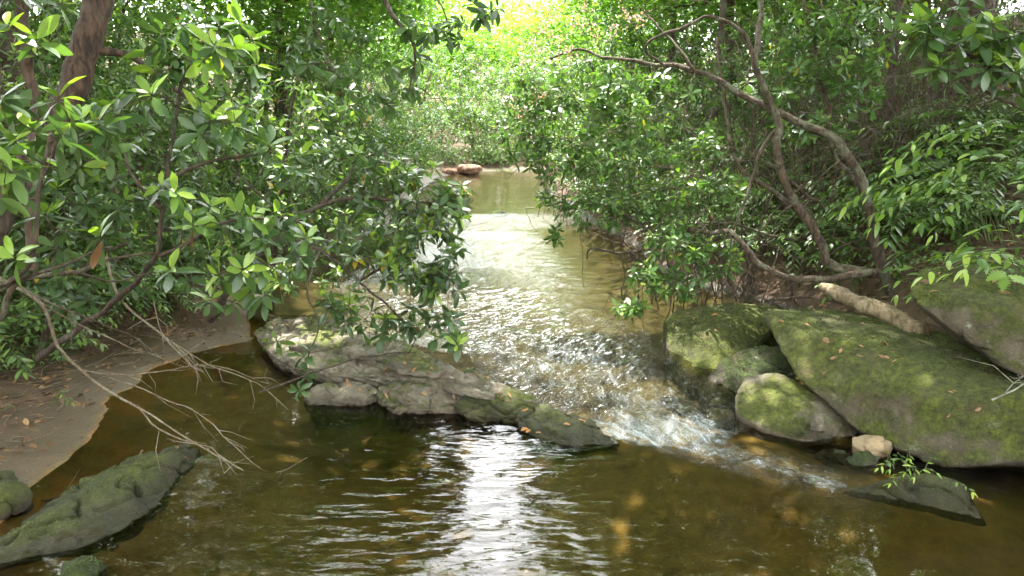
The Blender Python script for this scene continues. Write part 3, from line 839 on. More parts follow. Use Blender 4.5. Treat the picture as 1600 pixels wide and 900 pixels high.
def shrub(name, label, cat, stems, targets, seed, mat='rhodo', bark='bark', group=None, singles=0, tm=None, tm_near=None, k=(6, 9), L=(.09, .13),
          young=.35, spread=(55, 115), light=0.0, bare=0, droop=.15, up=.7, sides=6, yellow=.05, twigmat='twig', stem_name='branch', base=None):
    """A shrub or tree built from its stems (each its own part) and its leaf tufts."""
    rng = np.random.default_rng(seed)
    b = stems[0][0][0] if base is None else base
    root = empty(name, b, label, cat, group)
    for i, (p, r) in enumerate(stems):
        link('trunk' if i == 0 and stem_name == 'branch' else stem_name, tubes_mesh('stem', [(p, r)], 10 if r[0] > .03 else 7), M[bark], root)
    targets = np.concatenate(targets) if isinstance(targets, list) else targets
    targets = targets[~sun_gap(targets)]
    lines, dirs = grow(stems, targets, rng, droop=droop)
    if bare:
        # fine leafless side twigs
        allp = np.concatenate([c for c, _ in lines])
        pick = allp[rng.integers(0, len(allp), bare)]
        for q in pick:
            dv = nrm(rng.normal(size=3) + np.array([0, 0, -.3])); ln = rng.uniform(.12, .45)
            C = np.array([q, q + dv * ln * .5 + rng.normal(size=3) * .03, q + dv * ln + rng.normal(size=3) * .05])
            lines.append((C, np.array([.0028, .002, .0012])))
    if lines: link('twigs', tubes_mesh('twigs', lines, 5 if sides > 5 else 4), M[twigmat], root)['kind'] = 'stuff'
    ax = nrm(dirs * .55 + np.array([0, 0, up]) + rng.normal(size=dirs.shape) * .28)
    P, D, N, Ln, T = whorls(targets, ax, rng, k, L, young, spread, light, yellow)
    leafy(root, tm_near or NEAR, tm or MID, mat, P, D, N, Ln, T, rng, singles)
    return root

def copy_tree(o, parent=None):
    c = o.copy(); COL.objects.link(c); c.parent = parent
    for ch in o.children: copy_tree(ch, c)
    return c

def spray_plant(rng, n_stems, ln, L, mat='hobble', seed=0, near=False, rise=.6, lean=None, gap=.042, light=0.0):
    """Arching stems with leaves set alternately on both sides, about the origin. Returns stems, leaf arrays."""
    lines = []; P, D, N, Ls, T = [], [], [], [], []
    for s in range(n_stems):
        az = rng.uniform(0, 6.28) if lean is None else rng.normal(lean, .7)
        l = ln * rng.uniform(.6, 1.15); h = np.array([math.cos(az), math.sin(az), 0])
        b = h * rng.uniform(0, .08) + np.array([rng.normal() * .08, rng.normal() * .08, 0])
        p1 = b + h * l * .25 + np.array([0, 0, l * rise * rng.uniform(.6, 1.0)])
        p2 = b + h * l * .75 + np.array([0, 0, l * rise * rng.uniform(.65, 1.05)])
        p3 = b + h * l * 1.15 + np.array([0, 0, l * rise * rng.uniform(.25, .8)])
        C = spline([b, p1, p2, p3], .03)
        lines.append((C, np.linspace(.0035, .0012, len(C))))
        tan = nrm(np.gradient(C, axis=0)); seglen = l * 1.5 / len(C)
        st = max(1, int(round(gap / max(seglen, 1e-3))))
        side = 1
        for i in range(int(len(C) * .3), len(C), st):
            t = tan[i]; sv = nrm(np.cross(t, [0, 0, 1])) * side; side = -side
            d = nrm(t * .55 + sv * .8 + np.array([0, 0, rng.uniform(-.35, .1)]))
            P.append(C[i]); D.append(d); N.append(np.array([0, 0, 1]) + rng.normal(size=3) * .22)
            Ls.append(L * rng.uniform(.7, 1.15)); T.append(np.clip(rng.uniform(.1, .75) + light, 0, 1))
        P.append(C[-1]); D.append(tan[-1]); N.append(np.array([0, 0, 1.])); Ls.append(L * .8); T.append(min(1, .7 + light))
    return lines, np.array(P), np.array(D), np.array(N), np.array(Ls), np.array(T)

def spray_thing(name, loc, label, group, seed, n_stems=7, ln=.55, L=.085, singles=0, near=False, cat='shrub', mat='hobble', **kw):
    rng = np.random.default_rng(seed)
    loc = np.asarray(loc, dtype=np.float64)
    lines, P, D, N, Ls, T = spray_plant(rng, n_stems, ln, L, **kw)
    root = empty(name, loc, label, cat, group)
    if singles:
        for i, (C, R) in enumerate(lines): link('stem', tubes_mesh('stem', [(C + loc, R)], 5), M['stem'], root)
        leafy(root, LANCE, LANCE_MID, mat, P + loc, D, N, Ls, T, rng, singles)
    else:
        link('stems', tubes_mesh('stems', [(C + loc, R) for C, R in lines], 4), M['stem'], root)
        link('crown', leaves_mesh('crown', LANCE if near else LANCE_MID, P + loc, D, N, Ls, T, rng), M[mat], root)
    return root

M['stem'] = bark_mat('green_stem', (.07, .10, .03), (.14, .17, .05), (.15, .10, .06), 2, .4)

def crown_tree(name, loc, height, trunk_r, crown_r, crown_z, n_clumps, per, leafL, seed, label, group, mat='canopy', bark='bark', lean=(0, 0), flat=.55, tm=None, branch_low=.35, tint=(0, 1), gapf=None):
    """A forest tree: tapered trunk, limbs to every leaf clump, a loose crown of leaves."""
    rng = np.random.default_rng(seed)
    loc = np.asarray(loc, dtype=np.float64)
    top = loc + np.array([lean[0], lean[1], height * .92])
    tr = stem([loc - np.array([0, 0, .3]), loc + np.array([lean[0] * .2, lean[1] * .2, height * .33]), loc + np.array([lean[0] * .6, lean[1] * .6, height * .66]), top], trunk_r, trunk_r * .18, seed, .10, .3, .7)
    root = empty(name, loc, label, 'tree', group)
    link('trunk', tubes_mesh('trunk', [tr], 12), M[bark], root)
    c0 = loc + np.array([lean[0] * .7, lean[1] * .7, crown_z])
    cl = nrm(rng.normal(size=(n_clumps, 3))) * (rng.random((n_clumps, 1)) ** .4) * np.array([crown_r, crown_r, crown_r * flat]) + c0
    if gapf is not None: cl = cl[~gapf(cl)]
    if not len(cl): cl = c0[None]
    wood = (tr[0][int(len(tr[0]) * branch_low):], tr[1][int(len(tr[0]) * branch_low):])
    lines, dirs = grow([wood], cl, rng, .012, -.05, .1, .022)
    link('limbs', tubes_mesh('limbs', lines, 5), M[bark], root)['kind'] = 'stuff'
    n = len(cl) * per
    ci = np.repeat(np.arange(len(cl)), per)
    sp = rng.uniform(.5, 1.0, len(cl))[ci] * crown_r * .30
    P = cl[ci] + rng.normal(size=(n, 3)) * sp[:, None] * np.array([1, 1, .45])
    if gapf is not None:
        m = ~gapf(P); P = P[m]; n = len(P); ci = ci[m]
    D = nrm(rng.normal(size=(n, 3)) * np.array([1, 1, .45]) + np.array([0, 0, -.15]))
    N = np.array([0, 0, 1.0]) + rng.normal(size=(n, 3)) * .45
    L = leafL * rng.uniform(.7, 1.25, n)
    T = np.clip(rng.uniform(tint[0], tint[1], n) * .7 + rng.uniform(tint[0], tint[1], len(cl))[ci] * .3, 0, 1)
    link('crown', leaves_mesh('crown', tm or FAR, P, D, N, L, T, rng, 1.25), M[mat], root)
    return root
# ---------------------------------------------------------------- left bank: near rhododendrons
rg = np.random.default_rng(11)
def S(pts, r0, r1, seed, amp=.025):
    return stem([at(*p) for p in pts], r0, r1, seed, amp)

# big leaning tree at upper left and its thinner neighbour
t1 = S([(-70, 470, 4.6), (0, 330, 4.7), (60, 240, 4.8), (110, 140, 4.9), (140, 50, 5.0), (165, -60, 5.1), (200, -420, 5.6)], .105, .07, 1, .03)
t1b = S([(140, 80, 5.0), (200, 85, 5.1), (260, 130, 5.3), (330, 175, 5.5)], .03, .012, 2)
shrub('leaning_tree', 'thick reddish-brown trunk leaning up out of the frame at upper left', 'tree', [t1, t1b],
      [blob(160, -300, 5.6, 1.6, 1.2, .7, 50, rg), blob(90, -110, 5.4, .9, .8, .3, 26, rg)], 101, bark='red_bark', L=(.10, .14), young=.3)
t2 = S([(50, 420, 4.3), (55, 260, 4.3), (60, 180, 4.3), (45, 90, 4.25), (35, 10, 4.2), (30, -150, 4.2)], .035, .025, 3, .03)
shrub('slender_tree', 'slender dark trunk standing just left of the thick leaning one', 'tree', [t2], [blob(60, -150, 4.2, .9, .7, .35, 22, rg), blob(20, 30, 4.0, .35, .3, .2, 5, rg)], 102, bark='red_bark')

# the rhododendron at the left edge, closest to the lens
r1 = S([(-200, 560, 3.3), (-60, 470, 3.2), (40, 420, 3.15), (60, 300, 3.1), (80, 210, 3.05)], .018, .006, 4)
r1b = S([(-60, 470, 3.2), (60, 430, 3.2), (140, 395, 3.3), (175, 385, 3.3)], .012, .005, 5)
r1c = S([(-150, 400, 3.0), (-60, 330, 2.9), (10, 290, 2.85)], .010, .005, 6)
shrub('rhododendron', 'rhododendron with the largest dark leaves at the very left edge', 'shrub', [r1, r1b, r1c],
      [np.array([at(90, 150, 3.3), at(50, 200, 3.1), at(100, 215, 3.15), at(20, 215, 3.0), at(20, 265, 2.85), at(5, 305, 2.85), at(155, 365, 3.3), at(20, 400, 3.0), at(115, 190, 3.4), at(55, 60, 3.3), at(10, 40, 3.2), at(165, 195, 3.5), at(70, 330, 3.4), at(0, 150, 3.0), at(-30, 60, 3.0), at(85, 385, 3.4)]),
       blob(60, 230, 3.4, .28, .3, .28, 12, rg)], 111, L=(.11, .155), young=.6, singles=260, bare=10, k=(7, 11), spread=(50, 122))

# the one beside it, reaching out with the sunlit crown
r2 = S([(60, 560, 5.2), (140, 500, 4.8), (215, 440, 4.35), (248, 390, 4.1), (255, 330, 4.05), (268, 230, 4.0), (285, 130, 4.0), (320, 60, 4.0)], .026, .007, 7)
r2b = S([(255, 330, 4.05), (215, 290, 4.0), (195, 240, 4.0)], .014, .006, 8)
r2c = S([(262, 280, 4.0), (330, 250, 4.0), (400, 240, 4.05), (450, 235, 4.1)], .013, .006, 9)
r2d = S([(250, 400, 4.1), (300, 380, 4.0), (340, 350, 3.95), (420, 340, 4.0), (480, 330, 4.1)], .014, .005, 10)
r2e = S([(100, 205, 5.0), (200, 215, 4.9), (280, 235, 4.8), (330, 270, 4.7), (400, 300, 4.7), (500, 305, 4.9)], .035, .012, 12)
tops = [(250, 50), (280, 35), (310, 30), (345, 40), (375, 35), (230, 80), (265, 75), (300, 65), (335, 70), (370, 75), (395, 60), (405, 100), (290, 90), (350, 95), (320, 100), (385, 115), (340, 125), (270, 105), (240, 110), (360, 150), (385, 165), (400, 190), (325, 160)]
mids = [(235, 145), (170, 165), (180, 180), (150, 190), (310, 175), (330, 185), (215, 160), (365, 190), (195, 215), (310, 205), (345, 210), (420, 225), (440, 250), (470, 240), (455, 265)]
lows = [(250, 290), (275, 300), (300, 330), (330, 320), (300, 350), (340, 350), (370, 330), (395, 340), (430, 330), (465, 340), (440, 360), (410, 370), (300, 390), (330, 400), (360, 390), (400, 395), (380, 420), (340, 430), (420, 410), (450, 420), (300, 440), (430, 440), (395, 450), (480, 370), (470, 400), (265, 420), (330, 465), (370, 470), (410, 460)]
tg = [np.array([at(x, y, 4.0 + rg.normal() * .16) for x, y in tops]), np.array([at(x, y, 4.0 + rg.normal() * .18) for x, y in mids]), np.array([at(x, y, 3.9 + rg.normal() * .2) for x, y in lows])]
shrub('rhododendron', 'sunlit rhododendron with pale young shoots, left of centre in front', 'shrub', [r2, r2b, r2c, r2d], tg, 112, L=(.105, .145), young=.62, singles=300, bare=60, k=(8, 12), spread=(50, 125))

# the one that hangs out over the ledge and the creek
r3 = S([(330, 500, 6.6), (380, 420, 6.2), (440, 370, 6.0), (500, 320, 5.9), (570, 310, 5.8), (640, 315, 5.8), (700, 320, 5.8)], .04, .008, 13)
r3b = S([(440, 370, 6.0), (500, 390, 5.8), (560, 440, 5.6), (620, 490, 5.4), (650, 530, 5.3)], .02, .005, 14)
r3c = S([(500, 320, 5.9), (540, 280, 6.2), (560, 250, 6.4), (600, 235, 6.6)], .022, .008, 15)
r3d = S([(560, 440, 5.6), (600, 420, 5.5), (660, 430, 5.5), (710, 440, 5.5)], .012, .004, 16)
r3e = S([(500, 390, 5.8), (480, 450, 5.4), (500, 510, 5.1), (480, 560, 4.95)], .012, .004, 17)
tg = [blob(560, 270, 6.2, .55, .4, .20, 41, rg), blob(650, 290, 6.0, .45, .35, .20, 38, rg), blob(690, 330, 5.8, .18, .3, .12, 11, rg), blob(600, 350, 5.8, .45, .35, .2, 34, rg),
      blob(670, 385, 5.6, .25, .3, .2, 20, rg), blob(600, 395, 5.6, .3, .3, .12, 19, rg), blob(690, 440, 5.5, .2, .2, .1, 17, rg), blob(650, 430, 5.5, .25, .2, .1, 15, rg),
      blob(540, 470, 5.3, .2, .2, .08, 11, rg), blob(680, 490, 5.4, .16, .2, .1, 7, rg), blob(625, 500, 5.3, .25, .2, .12, 12, rg), blob(700, 535, 5.2, .10, .15, .08, 5, rg), blob(560, 500, 5.2, .2, .2, .1, 6, rg), np.array([at(705, 520, 5.2), at(470, 555, 4.9), at(480, 580, 4.85), at(465, 610, 4.8), at(430, 530, 4.9), at(485, 545, 4.9), at(745, 575, 5.2), at(718, 325, 5.7), at(700, 290, 6.2), at(720, 340, 5.6)])]
shrub('rhododendron', 'rhododendron leaning over the ledge with dark leaves hanging to the water', 'shrub', [r3, r3b, r3c, r3d, r3e], tg, 113, L=(.09, .125), young=.42, singles=300, bare=300, k=(6, 9), light=.0)

# rhododendrons filling in behind the near ones
r6 = S([(60, 560, 5.6), (90, 470, 5.5), (150, 400, 5.4), (180, 300, 5.4), (160, 220, 5.4)], .03, .01, 44)
r6b = S([(150, 400, 5.4), (230, 370, 5.5), (320, 350, 5.6)], .016, .006, 45)
tg = [blob(60, 330, 5.3, .5, .4, .3, 34, rg), blob(160, 300, 5.5, .5, .4, .3, 34, rg), blob(140, 430, 5.2, .5, .4, .2, 24, rg), blob(250, 260, 5.6, .45, .4, .3, 26, rg), blob(230, 380, 5.4, .5, .4, .22, 26, rg), blob(40, 450, 5.0, .4, .3, .2, 16, rg)]
shrub('rhododendron', 'shaded rhododendron low behind the leaning trunk on the left bank', 'shrub', [r6, r6b], tg, 115, L=(.08, .115), young=.3, singles=160, bare=140)
r7 = S([(420, 500, 7.4), (430, 400, 7.3), (440, 300, 7.3), (450, 200, 7.3), (470, 100, 7.3)], .035, .012, 46)
r7b = S([(435, 330, 7.3), (380, 280, 7.2), (340, 230, 7.2)], .016, .006, 47)
tg = [blob(430, 180, 7.2, .6, .5, .35, 40, rg), blob(360, 230, 7.2, .5, .4, .3, 30, rg), blob(480, 260, 7.2, .5, .4, .3, 34, rg), blob(520, 360, 7.0, .5, .4, .22, 34, rg), blob(440, 350, 7.0, .5, .4, .25, 30, rg), blob(520, 180, 7.5, .5, .4, .3, 30, rg), blob(400, 440, 6.6, .5, .3, .15, 22, rg), blob(480, 420, 6.6, .4, .3, .12, 18, rg)]
shrub('rhododendron', 'tall rhododendron behind the sunlit one, filling the left bank to the water', 'shrub', [r7, r7b], tg, 116, L=(.08, .115), young=.45, singles=160, bare=160, light=.08)

# boughs that hang into the picture from above
r4 = S([(380, -330, 5.8), (480, -160, 5.6), (560, -60, 5.5), (620, 30, 5.4), (650, 80, 5.4), (640, 140, 5.3)], .05, .006, 18)
r4b = S([(560, -60, 5.5), (640, -30, 5.4), (690, 10, 5.3), (705, 60, 5.3)], .014, .004, 19)
r4c = S([(480, -160, 5.6), (470, -60, 5.5), (500, 60, 5.4), (520, 110, 5.3)], .02, .005, 20)
r4d = S([(640, -60, 5.4), (720, -40, 5.3), (760, 0, 5.3)], .01, .004, 21)
tg = [blob(510, 90, 5.4, .3, .3, .15, 8, rg), blob(600, 130, 5.4, .35, .3, .17, 13, rg), blob(620, 60, 5.4, .3, .3, .14, 8, rg), blob(560, 20, 5.5, .4, .3, .12, 9, rg),
      blob(700, 40, 5.3, .12, .2, .1, 5, rg), blob(750, 15, 5.3, .14, .2, .06, 6, rg), blob(560, -60, 5.5, .8, .5, .2, 20, rg), np.array([at(605, 165, 5.4), at(625, 140, 5.4), at(655, 95, 5.3), at(480, 60, 5.5), at(720, 65, 5.3), at(650, 30, 5.3)])]
shrub('overhanging_bough', 'dark rhododendron boughs dangling into the top of the view left of the bright gap', 'branch', [r4, r4b, r4c, r4d], tg, 114, L=(.085, .12), young=.08, singles=200, bare=30, spread=(95, 150), up=.2)

# ---------------------------------------------------------------- right bank: laurels over the creek
b1 = S([(1400, 470, 6.3), (1372, 400, 6.4), (1352, 300, 6.5), (1310, 225, 6.6), (1230, 185, 6.7), (1165, 150, 6.9), (1100, 115, 7.0), (1060, 107, 7.1), (1000, 98, 7.2), (940, 88, 7.3), (905, 76, 7.4), (860, 92, 7.5)], 0.054, 0.009, 31, .035)
b1b = S([(1085, 110, 7.0), (1055, 70, 7.1), (1030, 45, 7.2), (1010, 20, 7.3), (1010, 0, 7.3)], 0.016, 0.006, 32, .035)
b1c = S([(1035, 100, 7.1), (1010, 80, 7.0), (1020, 60, 6.9), (1060, 45, 6.9), (1110, 25, 6.9), (1160, 55, 6.8), (1180, 110, 6.75), (1210, 170, 6.7), (1215, 200, 6.7)], 0.012, 0.022, 33, .035)
b1d = S([(1220, 190, 6.7), (1185, 240, 6.6), (1165, 310, 6.5), (1140, 372, 6.4)], 0.017, 0.012, 34, .035)
tg = [blob(930, 130, 7.4, .5, .5, .25, 61, rg), blob(860, 120, 7.6, .4, .5, .25, 50, rg), blob(1000, 150, 7.1, .5, .5, .25, 54, rg), blob(900, 190, 7.4, .55, .5, .25, 72, rg), blob(830, 180, 7.6, .3, .4, .3, 43, rg),
      blob(1050, 220, 6.9, .45, .4, .2, 46, rg), blob(960, 240, 7.2, .5, .5, .22, 61, rg), blob(880, 250, 7.4, .35, .4, .22, 43, rg), blob(820, 215, 7.5, .25, .3, .25, 25, rg)]
laurel1 = shrub('mountain_laurel', 'mountain laurel with a crooked grey bough arching left over the creek', 'shrub', [b1, b1b, b1c, b1d], tg, 121, mat='laurel', bark='laurel_bark', L=(.07, .105), young=.38, singles=260, bare=300, k=(6, 9), light=.16, yellow=.03)
b2 = S([(1365, 428, 6.2), (1300, 415, 6.3), (1285, 385, 6.35), (1262, 345, 6.4), (1225, 285, 6.5), (1212, 230, 6.6), (1215, 185, 6.7), (1180, 100, 6.9), (1190, 20, 7.1), (1180, -80, 7.2)], 0.046, 0.018, 35, .035)
b2b = S([(1370, 425, 6.2), (1320, 432, 6.1), (1250, 437, 6.0), (1195, 418, 6.05), (1150, 372, 6.2), (1100, 362, 6.4), (1050, 365, 6.6), (1010, 360, 6.8), (980, 335, 7.0), (930, 318, 7.2), (890, 315, 7.4), (855, 322, 7.5)], 0.035, 0.006, 36, .035)
b2c = S([(1255, 335, 6.45), (1210, 300, 6.6), (1150, 255, 6.8), (1130, 160, 7.0), (1120, 60, 7.2)], 0.023, 0.011, 37, .035)
b2d = S([(1270, 360, 7.0), (1230, 375, 7.0), (1150, 350, 7.1), (1080, 350, 7.3)], 0.017, 0.008, 38, .035)
b2e = S([(1020, 362, 6.7), (1030, 390, 6.6), (1045, 410, 6.5)], 0.009, 0.003, 39, .035)
tg = [blob(1000, 310, 7.0, .45, .4, .18, 61, rg), blob(930, 330, 7.1, .35, .4, .14, 36, rg), blob(1080, 310, 6.7, .4, .4, .2, 50, rg), blob(1060, 380, 6.4, .3, .3, .18, 43, rg), blob(880, 310, 7.4, .3, .3, .1, 25, rg),
      blob(1010, 430, 6.3, .14, .25, .12, 25, rg), blob(1060, 440, 6.3, .25, .25, .12, 28, rg), blob(985, 480, 6.2, .12, .15, .06, 14, rg), blob(1110, 400, 6.4, .25, .3, .15, 28, rg), blob(870, 365, 7.2, .10, .2, .05, 7, rg), blob(1130, 300, 6.9, .4, .4, .2, 39, rg)]
shrub('mountain_laurel', 'mountain laurel with sinuous trunks lying low along the right bank', 'shrub', [b2, b2b, b2c, b2d, b2e], tg, 122, mat='laurel', bark='laurel_bark', L=(.065, .10), young=.38, singles=260, bare=280, k=(6, 9), light=.16, yellow=.03)
b3 = S([(1340, 290, 7.0), (1300, 230, 7.1), (1290, 150, 7.2), (1270, 60, 7.3), (1240, -80, 7.4)], 0.023, 0.016, 40, .035)
b3b = S([(1300, 470, 7.6), (1330, 380, 7.5), (1290, 330, 7.5), (1200, 255, 7.4)], 0.035, 0.016, 41, .035)
tg = [blob(1280, 90, 7.3, .5, .5, .25, 54, rg), blob(1330, 100, 7.0, .3, .4, .2, 28, rg), blob(1250, 40, 7.4, .4, .4, .2, 32, rg), blob(1270, 200, 6.9, .3, .3, .12, 21, rg), blob(1340, 150, 6.9, .25, .3, .15, 18, rg), blob(1320, 30, 7.2, .4, .4, .2, 32, rg), blob(1200, 130, 7.2, .3, .3, .2, 21, rg)]
shrub('mountain_laurel', 'tall laurel with layered leaf tufts behind the curved trunks', 'shrub', [b3b, b3], tg, 123, mat='laurel', bark='laurel_bark', L=(.085, .12), young=.3, singles=200, bare=120, k=(6, 8), light=.14)
# rhododendron at the upper right corner
r5 = S([(1720, 500, 4.4), (1680, 330, 4.3), (1620, 180, 4.2), (1560, 110, 4.2), (1500, 80, 4.2), (1440, 70, 4.3)], .03, .006, 42)
r5b = S([(1620, 180, 4.2), (1540, 140, 4.1), (1480, 110, 4.1)], .012, .005, 43)
tg = [blob(1500, 40, 4.2, .28, .3, .13, 12, rg), blob(1560, 70, 4.2, .25, .3, .14, 11, rg), blob(1440, 50, 4.3, .16, .2, .08, 6, rg), blob(1500, 95, 4.15, .22, .25, .08, 7, rg), blob(1590, 20, 4.1, .2, .3, .12, 8, rg), np.array([at(1480, 130, 4.1), at(1590, 110, 4.0), at(1545, 110, 4.1), at(1420, 60, 4.3), at(1590, 140, 4.1)])]
shrub('rhododendron', 'rhododendron with long narrow leaves at the upper right corner', 'shrub', [r5, r5b], tg, 124, L=(.10, .14), young=.4, singles=280, bare=20)

# spent pinkish flower clusters on the laurels
def blossoms(root, spots, seed):
    rr = np.random.default_rng(seed); c = np.array([at(*s) for s in spots])
    ci = np.repeat(np.arange(len(c)), 34); P = c[ci] + rr.normal(size=(len(ci), 3)) * .045
    o = link('blossoms', leaves_mesh('blossoms', FAR, P, nrm(rr.normal(size=P.shape)), rr.normal(size=P.shape), rr.uniform(.018, .035, len(P)), rr.random(len(P)), rr, 1.6), M['blossom'], root); o['kind'] = 'stuff'
M['blossom'] = leaf_mat('spent_blossom', [(0, (.30, .16, .11)), (.6, (.48, .30, .24)), (1, (.66, .50, .44))], .6, .4, (1, .9, .85), (.5, .35, .3))
blossoms(laurel1, [(x, y, 7.5 + .3 * math.sin(x)) for x, y in [(850, 45), (870, 60), (835, 70), (905, 35), (930, 50), (980, 20), (960, 45), (820, 100), (890, 80), (800, 165), (815, 180), (840, 150), (870, 175), (1000, 30), (860, 25), (920, 15)]], 5)

# slender forest trunks on the right slope
for i, (px, Y, r, py0, lab) in enumerate([(1386, 9.0, .06, 225, 'straight slender grey trunk on the right slope, mossy at the foot'), (1112, 11.0, .06, 300, 'slender dark trunk behind the arching laurel bough'), (1490, 9.6, .30, 210, 'broad furrowed dark trunk deep on the right slope'),
                                           (1300, 13.5, .16, 220, 'shaded trunk behind the layered laurel tufts'), (1660, 9.5, .14, 250, 'brown trunk just beyond the right edge of the view')]):
    p = at(px, py0, Y); zg = gz(p[0], p[1])
    crown_tree('forest_tree', (p[0], p[1], zg), 11 + i * .7, r, 2.6, 8.5 + .4 * i, 30, 110, .12, 200 + i, lab, 'trees on the right slope', lean=(-.4 + .3 * i, .2))

# ---------------------------------------------------------------- undergrowth along the banks
protos = {}
def place_spray(loc, kind, label, group, rz, sc):
    key = kind
    if key not in protos:
        n, ln, L, rise, sd = [(9, .50, .085, .55, 1), (11, .65, .09, .6, 2), (8, .42, .075, .7, 3), (13, .8, .095, .55, 4)][kind]
        protos[key] = spray_thing('doghobble', (0, 0, 0), label, group, 300 + sd, n, ln, L, rise=rise)
        o = protos[key]
    else: o = copy_tree(protos[key])
    o.location = Vector(loc); o.rotation_euler = (0, 0, rz); o.scale = (sc, sc, sc)
    o['label'] = label; o['group'] = group
    return o
ru = np.random.default_rng(55)
def near_mark(x, y):
    px, py = project(np.array([x, y, gz(x, y)]))
    if y >= 9.5: return ('in front of the broad trunk' if px > 1380 else 'behind the laurels') if x > 0 else ('behind the leaning trunk' if px < 300 else 'towards the water')
    if x > 0: return ('front row ' if y < 6.9 else 'middle row ' if y < 8.2 else 'rear row ') + ('behind the rounded boulder' if px < 1230 else 'under the curved laurel trunks' if px < 1400 else 'above the overhanging boulder')
    return 'at the left edge' if px < 120 else 'below the sunlit rhododendron' if px < 330 else 'by the head of the inlet'
def strew(n, xr, yr, test, label, group, sc=(.8, 1.3), kinds=(0, 1, 2, 3)):
    c = 0; tries = 0
    while c < n and tries < n * 60:
        tries += 1
        x, y = ru.uniform(*xr), ru.uniform(*yr)
        if not test(x, y): continue
        z = gz(x, y)
        if not in_frame(np.array([x, y, z + .3]), 60): continue
        place_spray((x, y, z - .03), int(ru.choice(kinds)), label + ', ' + near_mark(x, y), group, ru.uniform(0, 6.28), ru.uniform(*sc)); c += 1
sd1 = lambda x, y: float(poly_sd(np.array([x]), np.array([y]))[0])
strew(80, (2.2, 6.0), (5.6, 9.5), lambda x, y: sd1(x, y) > .35 and not (y < 6.2 and x < 3.6), 'leafy doghobble shrub on the near right bank', 'doghobble behind the right-hand boulders')
strew(40, (3.5, 9), (9.5, 14), lambda x, y: sd1(x, y) > .4, 'leafy doghobble shrub up the shaded right slope', 'doghobble on the right slope', (.9, 1.5))
strew(56, (-6.0, -2.9), (4.6, 9.5), lambda x, y: sd1(x, y) > .75 and not (y < 6.6 and x > -3.9), 'leafy doghobble shrub on the near left bank', 'doghobble on the near left bank', (.7, 1.15))
strew(44, (-9, -2.6), (9.5, 15), lambda x, y: sd1(x, y) > .3, 'leafy doghobble shrub farther up the left bank', 'doghobble farther up the left bank', (.9, 1.6))

# bright near plants on the right edge
spray_thing('doghobble', at(1640, 400, 4.6) + np.array([0, 0, -.25]), 'pale green arching doghobble on top of the overhanging boulder at the right edge', 'pale doghobble at the right edge', 401, 9, .6, .12, 150, lean=2.9, light=.3, rise=.55, gap=.05)
spray_thing('doghobble', at(1570, 330, 5.6) + np.array([0, 0, -.25]), 'bright green doghobble above the overhanging boulder, behind the palest one', 'pale doghobble at the right edge', 402, 12, .75, .115, 220, lean=2.6, light=.22, rise=.6, gap=.05)
spray_thing('doghobble', at(1460, 440, 5.6) + np.array([0, 0, -.2]), 'green doghobble between the leaning brown trunk and the overhanging boulder', 'pale doghobble at the right edge', 403, 8, .45, .10, 120, light=.15, rise=.7, gap=.05)
spray_thing('doghobble', at(1640, 270, 5.2) + np.array([0, 0, -.3]), 'tall green doghobble at the right edge under the rhododendron', 'pale doghobble at the right edge', 404, 11, .8, .125, 180, lean=2.9, light=.15, rise=.7, gap=.05)
# small plants
spray_thing('seedling', atz(1440, 748, .14), 'tiny green plant sprouting on the low dark wet rock', None, 411, 9, .10, .045, 60, light=.3, rise=.5, gap=.03, cat='plant')
spray_thing('seedling', at(1420, 722, 4.15), 'green sprig rising from the foot of the largest boulder', None, 412, 3, .10, .05, 30, light=.25, rise=1.0, gap=.03, cat='plant')
for i, (px, py, lab) in enumerate([(40, 560, 'feathery fern at the left edge above the sand bar'), (75, 520, 'low green plant on the bank above the sand bar'), (70, 625, 'small seedling growing on the sand bar')]):
    p = at(px, py, [5.6, 6.2, 4.9][i]); p[2] = gz(p[0], p[1])
    spray_thing(['fern', 'doghobble', 'seedling'][i], p, lab, None, 420 + i, [9, 9, 4][i], [.28, .4, .14][i], [.05, .075, .05][i], 120, light=.1, rise=.7, gap=[.018, .04, .04][i], cat='plant')

# oak seedling by the overhanging boulder: lobed leaves
def lobed_leaf():
    ts = np.linspace(0, 1, 15); w = []
    for i, t in enumerate(ts):
        env = .30 * math.sin(math.pi * min(1, t ** .8)) + .02
        w.append(env * (1.0 if i % 2 else .45) if 0 < i < 14 else .01)
    V = []; F = []
    for t, ww in zip(ts, w): V += [(t, ww, -.15 * t * t + .1 * ww), (t, 0, -.15 * t * t), (t, -ww, -.15 * t * t + .1 * ww)]
    for i in range(14):
        a = 3 * i; b = a + 3
        F += [(a, a + 1, b + 1, b), (a + 1, a + 2, b + 2, b + 1)]
    return np.array(V), [np.array(F)]
LOBED = [lobed_leaf()]
ob_ = at(1590, 470, 4.45)
orr = empty('oak_seedling', ob_, 'oak seedling with pale lobed leaves on the overhanging boulder', 'plant')
link('stem', tubes_mesh('stem', [stem([ob_, at(1580, 440, 4.4), at(1565, 425, 4.35)], .004, .002, 3, .01)], 5), M['stem'], orr)
single_leaves(orr, LOBED, 'hobble', np.array([at(1570, 425, 4.36), at(1568, 428, 4.36), at(1575, 430, 4.38), at(1582, 440, 4.4)]), np.array([[-1, -.5, -.15], [-.5, -.9, -.5], [.6, -.8, -.2], [.9, .2, .2]]), np.array([[0, -.5, 1.]] * 4), np.array([.16, .15, .15, .13]), np.array([.75, .7, .8, .75]))
